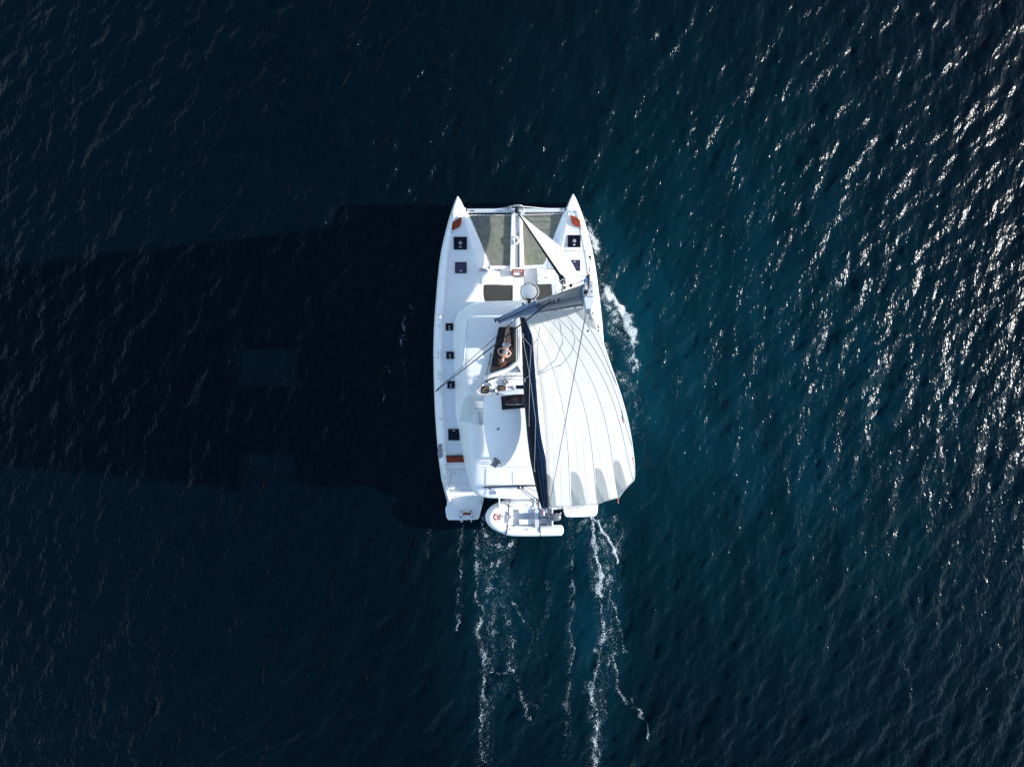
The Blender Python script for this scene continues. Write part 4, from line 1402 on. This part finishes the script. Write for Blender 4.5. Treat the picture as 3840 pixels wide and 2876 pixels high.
line('forestay', sw0 + axv * .3, stay_top, .018, GREYP, boat)
line('jib_halyard', at(2108, 1072, 15.5), at(2113, 1080, 15.6), .008, BLACK, boat)
clew = at(2180, 1142, 3.35)
foot_c = [tack, at(2003, 848, 2.3), at(2058, 890, 2.55), at(2106, 932, 2.75), at(2146, 990, 3.0), at(2168, 1045, 3.1), clew]
foot = spl(foot_c, 6)
NJ = len(foot) - 1
rows = []
for j in range(31):
    v = j / 30
    L = tack.lerp(head, v * .985)
    Ee = clew.lerp(head, v)
    Ee = Ee + Vector((-.02, -.42, 0)) * math.sin(math.pi * min(1, v * 1.1 if v < .9 else 1)) ** .8
    row = []
    for i in range(NJ + 1):
        u = i / NJ
        base_line = tack.lerp(clew, u)
        bulge = foot[i] - base_line
        row.append(L.lerp(Ee, u) + Vector((bulge.x, bulge.y, 0)) * (1 - v) ** 1.0 * (1 + .25 * math.sin(math.pi * v)))
    rows.append(row)
jib = MB().loft(rows, cap=False, closed=False).build('jib', SAIL, boat, angle=80)
mb = MB()
for v in (6, 12, 18, 24):
    a = [p + Vector((-.004, -.003, .004)) for p in rows[v]]
    b = [p.lerp(q, .12) + Vector((-.004, -.003, .004)) for p, q in zip(rows[v], rows[v + 1])]
    mb.loft([a, b], cap=False, closed=False)
mb.build('sail_seam', SAIL, jib, kind='stuff')
MB().tube(foot, .012, 6).build('foot_tape', SAIL, jib)
line('jib_sheet', clew, at(2100, 1150, 2.75), .012, ROPEW, boat)

# ------------------------------------------------------------------ things lying on the boat
z = 1.64
cL = [(1803.5, 1067.5), (1922, 1070), (1921.5, 1100), (1921, 1126), (1880, 1128.5), (1832, 1132), (1822, 1129), (1815, 1121), (1810, 1104)]
MB().prism(PP(cL, z), .10).build('sun_cushion', CUSH, bevel=.035, label='charcoal sun cushion to the left of the white centre step on the foredeck', cat='cushion', group='sun cushions on the foredeck', loc=at(1865, 1100, z - .1))
cR = [(1994, 1068), (2085, 1062), (2084, 1090), (2082, 1108), (2074, 1122), (2060, 1126), (1992, 1128), (1993, 1098)]
cR = [(1944, 1070)] + cR[1:6] + [(2000, 1129), (1944, 1128)]
MB().prism(PP([(1972, 1069)] + cR[1:6] + [(2000, 1129), (1972, 1128)], z), .10).build('sun_cushion', CUSH, bevel=.035, label='charcoal sun cushion partly hidden behind the round radome and the mast', cat='cushion', group='sun cushions on the foredeck', loc=at(2030, 1095, z - .1))
ZM = 2.80
mat_p = [(1876, 1226), (1928, 1226), (1931.5, 1229), (1932, 1300), (1933, 1359), (1926, 1365), (1919, 1372), (1910, 1379), (1885, 1388), (1845, 1398), (1839, 1396), (1838, 1390), (1850.5, 1321), (1869, 1232), (1872, 1227)]
mat_o = empty('sun_mat', at(1890, 1310, 2.7), 'black padded sun mat on the coach roof under the lying woman', 'sun mat')
up = [(1876, 1226), (1928, 1226), (1931.5, 1229), (1932, 1308), (1853, 1308), (1869, 1232), (1872, 1227)]
lo = [(1853, 1308.3), (1932.2, 1308.3), (1933, 1359), (1926, 1365), (1919, 1372), (1910, 1379), (1885, 1388), (1845, 1398), (1839, 1396), (1838, 1390)]
MB().prism(PP(up, ZM), .07).build('mat_panel', MATF, mat_o, bevel=.02)
MB().prism(PP(lo, ZM), .07).build('mat_panel', MATF, mat_o, bevel=.02)


def coil(name, c, r, mat, turns, seed, tail, rad, **kw):
    rr = random.Random(seed)
    pts = []
    for k in range(turns * 14):
        a = 2 * math.pi * k / 14 + rr.uniform(-.1, .1)
        q = r * rr.uniform(.55, 1.05)
        pts.append(Vector(c) + Vector((q * .8 * math.cos(a), q * 1.1 * math.sin(a), rr.uniform(0, .05))))
    return MB().tube(spl(pts + tail, 2), rad, 5).build(name, mat, loc=c, **kw)


coil('rope_coil', at(1934.5, 902, 1.70), .15, ROPEW, 7, 3, [at(1948, 905, 1.70), at(1951, 898, 1.69)], .014, label='white rope coiled in a loose hank on the bow longeron', cat='rope')

# ------------------------------------------------------------------ dinghy slung across the stern
ding = empty('inflatable_dinghy', at(1960, 1939, .9), 'white rigid inflatable dinghy with outboard hung across the stern', 'dinghy')
TZ = 1.25
tp_ = [(2113, 1986.5), (2106, 1986.8), (2095, 1987), (2060, 1988), (1970, 1989), (1915, 1987), (1892, 1980.5), (1867, 1969.5), (1848, 1955), (1841, 1938), (1849, 1921), (1871, 1905.5), (1900, 1896), (1935, 1892), (2015, 1891), (2060, 1890.5), (2100, 1890.5), (2108, 1890.5)]
path = spl([at(x, y, TZ + (.12 * max(0, (1900 - x) / 60) if x < 1900 else 0)) for x, y in tp_], 6)
nn = len(path)
rad = []
for i in range(nn):
    e = min(i, nn - 1 - i)
    rad.append(.205 * min(1, [.25, .45, .6, .72, .80, .86, .90, .93, .955, .975, .985, .995, 1][min(e, 12)]))
MB().tube(path, rad, 20).build('inflatable_tube', TUBEM, ding, angle=60)
rub = [p + Vector((0, 0, -.03)) + (p - at(1960, 1939, p.z)).normalized() * 0 for p in path]
outn = []
for i in range(6, nn - 6):
    t = (path[i + 1] - path[i - 1]).normalized()
    outn.append(path[i] + Vector((-t.y, t.x, 0)) * -.205 + Vector((0, 0, -.02)))
if (outn[len(outn) // 2] - at(1960, 1939, TZ)).length < (path[nn // 2] - at(1960, 1939, TZ)).length:
    outn = [2 * path[i + 6] - o + Vector((0, 0, -.04)) for i, o in enumerate(outn)]
MB().tube(outn, .028, 6).build('rubbing_strake', LIGHTG, ding)
flo = [(2070, 1972), (1900, 1972), (1872, 1964), (1857, 1950), (1855, 1935), (1862, 1918), (1884, 1908), (1910, 1905), (2070, 1905)]
MB().prism(PP(flo, 1.10), .22).build('floor', GRP, ding, bevel=.03)
mb = MB()
keel = []
for x, w, zk in ((2068, .42, .72), (1960, .42, .68), (1890, .32, .74), (1855, .1, .95)):
    c = at(x, 1939, .88)
    keel.append([c + Vector((0, w, .12)), c + Vector((0, 0, zk - .88 - .06)), c + Vector((0, -w, .12)), c + Vector((0, 0, .14))])
mb.loft(keel).build('keel', GRP, ding)
MB().prism(spl(PP([(1881, 1913), (1921, 1912), (1922, 1938), (1921, 1968), (1880, 1966), (1876, 1952), (1878, 1930)], 1.30), 2, True), .2).build('bow_locker', TUBEM, ding, bevel=.02)
MB().prism(PP([(1942.5, 1907), (1997, 1907), (1997, 1924), (1945, 1925.5)], 1.30), .2).build('bench', TUBEM, ding, bevel=.02)
MB().prism(PP([(1945, 1947.5), (1997.5, 1947.5), (1997.5, 1967), (1947, 1967.5)], 1.30), .2).build('bench', TUBEM, ding, bevel=.02)
MB().prism(PP([(2004, 1898), (2019.5, 1897.5), (2019.5, 1982), (2005, 1982)], 1.40), .05).build('thwart', LIGHTG, ding, bevel=.015)
MB().prism(PP([(2068, 1903), (2074, 1903), (2074.5, 1972), (2068.5, 1972)], 1.42), .6).build('transom_board', TUBEM, ding, bevel=.02)
MB().prism(PP([(2022, 1966), (2049, 1965.5), (2050, 1968.5), (2022, 1969.5)], 1.36), .04).build('oar', FRAME, ding, bevel=.008)
for pts in ([(1911.5, 1872), (1909.5, 1885), (1908, 1901), (1907, 1920), (1905.5, 1941), (1904.5, 1960), (1903.5, 1976), (1901, 1992), (1896, 2002), (1894, 2006)],
            [(2020.5, 1872), (2021, 1891), (2021.5, 1920), (2021.7, 1944), (2024, 1968), (2025.5, 1990), (2026.5, 2006), (2026.5, 2010)]):
    q = []
    for x, y in pts:
        zc_ = TZ
        yy = 1891 if y < 1940 else 1988
        dist = abs(y - yy) * .0106
        zz = TZ + .01 + math.sqrt(max(0.0, .215 ** 2 - dist ** 2)) if dist < .2 else TZ + .09
        q.append(at(x, y, max(zz, TZ - .02)))
    MB().tube(spl(q, 4), .022, 6, sx=1).build('lashing_strap', BLACK, ding)
MB().tube(spl([at(1903, 1921, 1.45), at(1905, 1929, 1.46), at(1912, 1932, 1.44), at(1914, 1939, 1.42), at(1905, 1942, 1.42)], 4), .020, 6).build('lashing_strap', BLACK, ding)
for x, y in ((1892, 1905.5), (1916, 1899), (1893, 1979), (1912, 1983), (1975, 1893.5), (1976, 1985.5), (2050, 1886)):
    p = at(x, y, TZ + .195)
    MB().tube([p + Vector((-.07, -.012, 0)), p + Vector((0, 0, .02)), p + Vector((.07, .012, 0))], [.008, .014, .008], 6).build('grab_handle', GREYP, ding)
for x, y in ((1921, 1908.5), (1927, 1970), (1998, 1903), (2003, 1969)):
    MB().box(at(x, y, 1.34), (.10, .035, .03)).build('buckle', BLACK, ding, bevel=.006)
ob = MB()
c0, c1 = at(2064, 1940, 1.62), at(2103, 1938.5, 1.60)
rings = []
for u, w, hgt in ((0, .06, .07), (.08, .11, .12), (.3, .135, .15), (.7, .135, .15), (.92, .115, .13), (1, .07, .08)):
    c = c0.lerp(c1, u)
    rings.append([c + Vector((0, w * math.copysign(abs(math.cos(a)) ** .6, math.cos(a)), hgt * math.copysign(abs(math.sin(a)) ** .6, math.sin(a)))) for a in np.linspace(0, 2 * math.pi, 16, endpoint=False)])
ob.loft(rings)
om = ob.build('outboard_motor', COWL, ding, angle=50)
MB().prism(PP([(2064, 1928), (2078, 1930), (2078, 1950), (2064, 1952)], 1.50), .2).build('clamp_bracket', BLACK, om, bevel=.02)
MB().tube([c1 - Vector((.12, 0, .1)), c1 + Vector((.05, 0, -.75))], [.06, .045], 10).build('drive_leg', COWL, om)
MB().tube(spl([at(2060, 1942, 1.5), at(2050, 1941, 1.52), at(2037, 1939, 1.54), at(2028, 1942, 1.52), at(2022, 1945, 1.5)], 4), .022, 8).build('tiller_arm', BLACK, om)
MB().tube([at(2046 + 6 * math.cos(t), 1934 + 6 * math.sin(t), 1.5) for t in np.linspace(1.0, 6.5, 16)], .022, 6).build('fuel_hose', BLACK, om)
MB().tube(spl([at(2052, 1942, 1.45), at(2054, 1950, 1.4), at(2060, 1952, 1.38), at(2053, 1956, 1.38)], 4), .012, 6).build('fuel_hose', BLACK, om)
MB().lathe(at(2088, 1927, 1.5), [(.03, -.05), (.035, .05), (.01, .14)], 12).build('motor_cap', WHITEP, om)
coil('rope_coil', at(1860.5, 1938, 1.53), .125, ROPER, 7, 9, [at(1870, 1958, 1.46)], .012, label='red and white rope heaped in the bow of the dinghy', cat='rope')
# davits
for x in (1872, 2005):
    p = at(x, 1879, 1.42)
    MB().tube([at(x, 1845, 1.35), at(x, 1862, 1.5), p, at(x, 1905, 1.5)], .03, 8).build('davit', GEL, boat)
    line('davit_tackle', at(x, 1905, 1.5), at(x, 1915, 1.35), .01, ROPEB, boat)

# ------------------------------------------------------------------ the woman lying on the mat
ZP = ZM
wom = empty('person', at(1893, 1300, ZM), 'woman in grey top and pale pink shorts lying on her back on the sun mat', 'person')


def skinned(name, mat, pts, edges, parent, sub=2, root=0):
    me = bpy.data.meshes.new(name)
    org = ORG[parent.name]
    me.from_pydata([tuple(Vector(p[0]) - org) for p in pts], edges, [])
    o = bpy.data.objects.new(name, me)
    COL.objects.link(o)
    o.parent = parent
    ORG[o.name] = org
    md = o.modifiers.new('Skin', 'SKIN')
    md.use_smooth_shade = True
    md.branch_smoothing = .6
    sv = me.skin_vertices[0].data
    for i, p in enumerate(pts):
        r = p[1]
        sv[i].radius = r if isinstance(r, tuple) else (r, r)
        sv[i].use_root = (i == root)
    sb = o.modifiers.new('Subsurf', 'SUBSURF')
    sb.levels = sub
    sb.render_levels = sub
    me.materials.append(mat)
    return o


def q(x, y, h):
    return at(x, y, ZM + h)


pts, ed = [], []


def chain(lst, start=None):
    prev = start
    for p in lst:
        pts.append(p)
        if prev is not None:
            ed.append((prev, len(pts) - 1))
        prev = len(pts) - 1
    return prev


chain([(q(1899, 1300, .11), (.135, .10))])                                         # pelvis
chest = chain([(q(1897, 1311, .105), (.105, .085)), (q(1893.5, 1323, .115), (.125, .095)), (q(1890, 1334, .115), (.12, .085)), (q(1888, 1338, .115), .055)], 0)
neck = chain([(q(1887, 1343, .12), .045), (q(1884, 1347.5, .135), .066), (q(1882.5, 1354.5, .14), (.082, .088)), (q(1882, 1361, .135), .07)], chest)
# legs
k1 = chain([(q(1893, 1293, .10), .088), (q(1896, 1277, .095), .075), (q(1898, 1261, .10), .056), (q(1899, 1250, .09), .055), (q(1902, 1235, .08), .040), (q(1904, 1225, .07), .032), (q(1904.5, 1220, .10), .034), (q(1903, 1216.5, .17), .026)], 0)
k2 = chain([(q(1906, 1294, .10), .088), (q(1908.5, 1277, .095), .075), (q(1908.5, 1259, .10), .056), (q(1907.5, 1248, .09), .055), (q(1907, 1234, .08), .040), (q(1907.5, 1226, .07), .032), (q(1909, 1221, .10), .034), (q(1911, 1217.5, .17), .026)], 0)
# arms
a1 = chain([(q(1879.5, 1334, .10), .058), (q(1872, 1325, .07), .043), (q(1867.5, 1315, .06), .036), (q(1873, 1309, .11), .034), (q(1881, 1306.5, .19), .024), (q(1885, 1306.5, .215), (.032, .016))], chest - 1)
a2 = chain([(q(1898.5, 1339, .10), .058), (q(1908, 1334, .07), .043), (q(1916, 1326, .06), .036), (q(1911, 1318.5, .11), .034), (q(1903, 1312, .19), .024), (q(1899.5, 1310, .215), (.032, .016))], chest - 1)
for base, dirv in ((a1, Vector((1, -.05, 0))), (a2, Vector((-1, .45, 0)).normalized())):
    c = pts[base][0]
    side = Vector((-dirv.y, dirv.x, 0))
    for k, ln in enumerate((.062, .07, .066, .052)):
        s0 = c + side * (.0165 * (k - 1.5)) + dirv * .012
        chain([(s0 + dirv * ln * .5 + Vector((0, 0, .008)), .0085), (s0 + dirv * ln * .8 + Vector((0, 0, .0)), .0078), (s0 + dirv * ln * 1.05 + Vector((0, 0, -.008)), .007)], base)
    s0 = c - dirv * .01 + side * .03
    chain([(s0 + dirv * .02 + side * .012, .0095), (s0 + dirv * .042 + side * .018, .008)], base)
skinned('body', SKIN, pts, ed, wom)
skinned('top', TOPM, [(q(1897.5, 1309.5, .108), (.112, .092)), (q(1896, 1315, .11), (.112, .094)), (q(1893.5, 1323, .12), (.132, .104)), (q(1891.5, 1329.5, .12), (.124, .092))], [(0, 1), (1, 2), (2, 3)], wom)
skinned('shorts', SHORTM, [(q(1899.5, 1301, .12), (.175, .122)), (q(1898.5, 1309, .115), (.135, .106)), (q(1891.5, 1293, .11), .120), (q(1893.6, 1283, .10), .112), (q(1907.4, 1294, .11), .122), (q(1910.4, 1284.5, .10), .118)],
        [(0, 1), (0, 2), (2, 3), (0, 4), (4, 5)], wom)
# face and hair (the face looks up at the sky, chin towards the feet)
hc = at(1882.4, 1354.8, ZM + .14)
MB().tube([hc + Vector((.004, .01, .085)), hc + Vector((.006, .035, .104)), hc + Vector((.008, .05, .088))], [.010, .016, .012], 8).build('nose', SKIN, wom)
for s_ in (-1, 1):
    e = hc + Vector((.004 + .031 * s_, .008, .079))
    MB().lathe(e, [(.004, 0), (.012, .004), (.010, .008), (.002, .01)], 10).build('eye', FRAME, wom)
    MB().tube([e + Vector((-.016, -.016, .004)), e + Vector((0, -.019, .008)), e + Vector((.016, -.016, .004))], .0045, 5).build('eyebrow', HAIRM, wom)
    MB().lathe(hc + Vector((.078 * s_, .0, .0)), [(.006, -.02), (.02, 0), (.006, .02)], 8, axis=(s_, 0, .2)).build('ear', SKIN, wom)
MB().tube([hc + Vector((-.016, .062, .073)), hc + Vector((.010, .066, .080)), hc + Vector((.034, .062, .073))], [.004, .009, .004], 6).build('mouth', REDP, wom)
mb = MB()
hr = random.Random(4)
for k in range(60):
    a = hr.uniform(math.pi * 1.0, math.pi * 2.0)
    r0 = hr.uniform(.06, .088)
    s0 = hc + Vector((r0 * math.cos(a), r0 * math.sin(a) - .01, hr.uniform(-.06, .05)))
    dv = Vector((math.cos(a) * .8 + hr.uniform(-.5, .5), -abs(math.sin(a)) - .25, 0)).normalized()
    ln = hr.uniform(.06, .15)
    pth = [s0]
    for t in range(1, 7):
        u = t / 6
        pth.append(s0 + dv * ln * u + Vector((.022 * math.sin(u * 9 + k), .016 * math.cos(u * 8 + k), -(.03 + .08 * u) * u + .02 * math.sin(u * 7))))
    pth = [Vector((p.x, p.y, max(p.z, ZM + .012))) for p in pth]
    mb.tube(pth, [.013, .014, .013, .012, .010, .008, .004], 5)
mb.build('hair', HAIRM, wom)

# ------------------------------------------------------------------ foam
def gauss_field(ny, nx, dx, l0, l1, seed, aniso=1.0):
    r = np.random.RandomState(seed)
    kx = np.fft.fftfreq(nx, dx)[None, :]
    ky = np.fft.fftfreq(ny, dx)[:, None] * aniso
    k = np.sqrt(kx ** 2 + ky ** 2)
    band = np.exp(-(k * l0 - 1) ** 2 / .5) + .6 * np.exp(-(k * l1 - 1) ** 2 / .5)
    f = np.real(np.fft.ifft2(np.fft.fft2(r.normal(size=(ny, nx))) * band))
    return f / f.std()


def foam(name, strokes, x0, x1, y0, y1, seed, label, l0=.17, l1=.075, aniso=1.0):
    dx = .016
    nx, ny = int((x1 - x0) / dx), int((y1 - y0) / dx)
    X, Y = np.meshgrid(x0 + dx * np.arange(nx), y0 + dx * np.arange(ny))
    w1, w2 = gauss_field(ny, nx, dx, 1.3, .5, seed + 5), gauss_field(ny, nx, dx, 1.3, .5, seed + 6)
    Xw, Yw = X + .04 * w1, Y + .04 * w2
    D = np.zeros_like(X)
    for pts_, width, inten in strokes:
        P = [at(x, y, 0) for x, y in pts_]
        for a, b in zip(P[:-1], P[1:]):
            ab = b - a
            L2 = ab.x ** 2 + ab.y ** 2
            t = np.clip(((Xw - a.x) * ab.x + (Yw - a.y) * ab.y) / L2, 0, 1)
            d2 = (Xw - a.x - t * ab.x) ** 2 + (Yw - a.y - t * ab.y) ** 2
            D = np.maximum(D, min(1.2, inten * 1.12) * np.exp(-d2 / (width * 1.1) ** 2))
    n1 = gauss_field(ny, nx, dx, l0, l1, seed, aniso)
    n1b = gauss_field(ny, nx, dx, .10, .05, seed + 3, aniso)
    n2 = gauss_field(ny, nx, dx, .062, .036, seed + 1, aniso)
    n3 = gauss_field(ny, nx, dx, .9, .4, seed + 2, aniso)
    n4 = gauss_field(ny, nx, dx, .30, .13, seed + 4, aniso)
    sm = lambda x, a, b: (lambda t: t * t * (3 - 2 * t))(np.clip((x - a) / (b - a), 0, 1))
    Dm = D * np.clip(.82 + .38 * n3, 0, 1.4)
    fil = np.exp(-(n1 / .16) ** 2) * sm(n4 + 2.2 * Dm, .6, 2.2)
    fil2 = np.exp(-(n1b / .17) ** 2) * sm(n4 + 2.6 * Dm, 1.2, 2.8)
    solid = sm(D + .14 * n2 + .12 * n1b, .72, 1.08)
    speck = sm(n2 + 1.5 * Dm, 1.75, 2.5)
    mist = .13 * sm(Dm + .08 * n2 + .08 * n4, .15, 1.0)
    A = np.clip(np.maximum.reduce([Dm * 1.0 * fil, Dm * .95 * fil2, solid, (.45 + .5 * sm(D, .2, .8)) * speck * sm(D, .08, .3), mist]), 0, 1) * sm(D, .05, .14)
    M = A > .07
    Z = sea_z(X, Y) + .012 + .05 * np.clip(D - .55, 0, 1) * (1 + .5 * n2)
    cell = M[:-1, :-1]
    jj, ii = np.nonzero(cell)
    a = jj * nx + ii
    quads = np.stack([a, a + 1, a + 1 + nx, a + nx], -1)
    used = np.unique(quads)
    remap = np.zeros(nx * ny, dtype=np.int64)
    remap[used] = np.arange(len(used))
    co = np.stack([X.ravel()[used], Y.ravel()[used], Z.ravel()[used]], -1)
    me = fast_mesh(name, co, remap[quads])
    at_ = me.attributes.new('thickness', 'FLOAT', 'POINT')
    at_.data.foreach_set('value', A.ravel()[used].astype(np.float32))
    me.materials.append(FOAM)
    o = bpy.data.objects.new(name, me)
    COL.objects.link(o)
    tag(o, label, 'foam', kind='stuff')
    return o


foam('bow_wave_foam', [
    ([(2188, 800), (2205, 850)], .07, .5), ([(2206, 868), (2216, 885), (2228, 905), (2238, 930)], .22, .85), ([(2215, 905), (2236, 945)], .25, .6), ([(2252, 930), (2262, 985)], .22, .36),
    ([(2243, 965), (2250, 1020), (2258, 1085)], .20, .45), ([(2265, 1000), (2285, 1060)], .3, .26),
    ([(2278, 1093), (2296, 1118), (2315, 1146), (2338, 1170), (2352, 1195)], .17, 1.15), ([(2352, 1195), (2350, 1225), (2372, 1252), (2378, 1278)], .19, 1.05),
    ([(2270, 1110), (2295, 1160), (2325, 1215), (2350, 1265)], .36, .55), ([(2260, 1130), (2275, 1190), (2300, 1250)], .25, .38),
    ([(2366, 1285), (2376, 1320), (2378, 1345)], .10, .62), ([(2380, 1352), (2387, 1370), (2376, 1388)], .13, .85), ([(2348, 1290), (2358, 1330), (2366, 1380)], .22, .42),
    ([(2270, 1290), (2278, 1318), (2290, 1345)], .14, .62), ([(2320, 1405), (2345, 1440), (2350, 1480)], .20, .42), ([(2350, 1400), (2368, 1440), (2388, 1490)], .16, .38),
    ([(2392, 1480), (2390, 1530), (2385, 1560)], .10, .40), ([(2365, 1490), (2360, 1540)], .12, .34), ([(2400, 1530), (2425, 1580)], .16, .28), ([(2350, 1540), (2400, 1640)], .25, .22)],
    2.0, 7.5, -6.0, 7.5, 21, 'white bow wave breaking along the starboard hull')
foam('wake_foam', [
    ([(1800, 1960), (1830, 2100), (1850, 2300), (1830, 2500), (1822, 2700), (1815, 2900)], .42, .30), ([(1870, 2020), (1900, 2150), (1890, 2300), (1920, 2500)], .5, .25),
    ([(2240, 1950), (2265, 2080), (2270, 2250), (2270, 2450), (2240, 2650), (2235, 2900)], .48, .33), ([(2300, 1960), (2320, 2050), (2310, 2200)], .3, .33), ([(2140, 1960), (2140, 2300), (2125, 2800)], .25, .24),
    ([(1728, 1990), (1722, 2300)], .2, .26), ([(1960, 2200), (2010, 2400), (1960, 2600)], .9, .15),
    ([(1735, 1975), (1729, 2010), (1723, 2094), (1721, 2183), (1715, 2360)], .06, .50), ([(1728, 1990), (1724, 2080)], .10, .4),
    ([(1808, 1940), (1815, 1985), (1821, 2012)], .10, .62),
    ([(1790, 1990), (1788, 2120), (1788, 2240), (1812, 2300), (1785, 2370), (1812, 2430), (1818, 2550), (1800, 2650), (1806, 2725), (1800, 2810), (1830, 2900)], .12, .55),
    ([(1800, 2000), (1815, 2120), (1830, 2180), (1850, 2230), (1858, 2300), (1840, 2430)], .30, .40),
    ([(1850, 2040), (1890, 2055), (1920, 2040)], .16, .58), ([(1830, 2130), (1870, 2110), (1905, 2100), (1912, 2075)], .20, .48), ([(1840, 2170), (1880, 2160), (1920, 2200)], .14, .42),
    ([(1865, 2240), (1900, 2310), (1912, 2370), (1921, 2430)], .09, .48), ([(1925, 2260), (1945, 2290), (1960, 2330)], .08, .5),
    ([(1835, 2512), (1870, 2522), (1906, 2515)], .06, .6), ([(1918, 2500), (1933, 2542), (1953, 2607), (1989, 2695)], .08, .48), ([(1960, 2630), (2010, 2650), (2040, 2600)], .16, .28),
    ([(1990, 2440), (2050, 2300), (2055, 2190)], .16, .27), ([(1850, 2560), (1900, 2580)], .3, .25),
    ([(2143, 1945), (2145, 2094), (2148, 2206), (2150, 2283), (2136, 2371), (2148, 2430), (2130, 2577), (2124, 2695), (2118, 2830)], .07, .44), ([(2140, 2300), (2130, 2700)], .2, .25),
    ([(2215, 1938), (2240, 1950), (2258, 1990), (2280, 2025), (2298, 2050), (2312, 2080), (2314, 2110)], .10, .86), ([(2200, 1945), (2180, 1960), (2175, 1990)], .16, .45),
    ([(2225, 1960), (2222, 2030), (2236, 2088), (2252, 2153), (2246, 2230)], .14, .82), ([(2222, 2030), (2230, 2110), (2245, 2200)], .30, .45), ([(2262, 2030), (2280, 2120), (2285, 2180)], .26, .50),
    ([(2265, 1960), (2300, 1940), (2330, 2010)], .25, .36), ([(2290, 1990), (2320, 2060)], .2, .3),
    ([(2244, 2230), (2260, 2312), (2265, 2371), (2250, 2430), (2248, 2489), (2224, 2548), (2218, 2607), (2236, 2695), (2236, 2783), (2230, 2900)], .16, .58),
    ([(2270, 2240), (2285, 2350), (2300, 2440), (2280, 2500)], .3, .38), ([(2205, 2560), (2215, 2650), (2225, 2760), (2225, 2876)], .24, .33),
    ([(2282, 2210), (2300, 2270), (2319, 2324), (2336, 2400), (2342, 2442)], .06, .52), ([(2300, 2440), (2307, 2500), (2325, 2600), (2348, 2636)], .08, .58), ([(2364, 2612), (2377, 2648), (2400, 2672), (2407, 2695)], .06, .60),
    ([(2420, 2715), (2428, 2760), (2434, 2785)], .05, .5), ([(2262, 2620), (2275, 2690)], .05, .42)],
    -4, 7.0, -17.6, -5.6, 41, 'white speckled wake trailing from both hulls', aniso=1.7)
foam('drifting_foam', [([(1520, 1180), (1514, 1250), (1505, 1300)], .10, .45), ([(1540, 1150), (1548, 1180)], .12, .34), ([(1520, 1350), (1516, 1420)], .08, .42), ([(1440, 1470), (1442, 1500)], .07, .4), ([(1545, 1480), (1556, 1510)], .06, .4),
                       ([(1450, 1380), (1455, 1400)], .05, .35), ([(1610, 1995), (1600, 2090)], .16, .27)],
     -6.5, -2.6, -9.0, 3.5, 61, 'faint foam flecks on the shaded water beside the port hull')
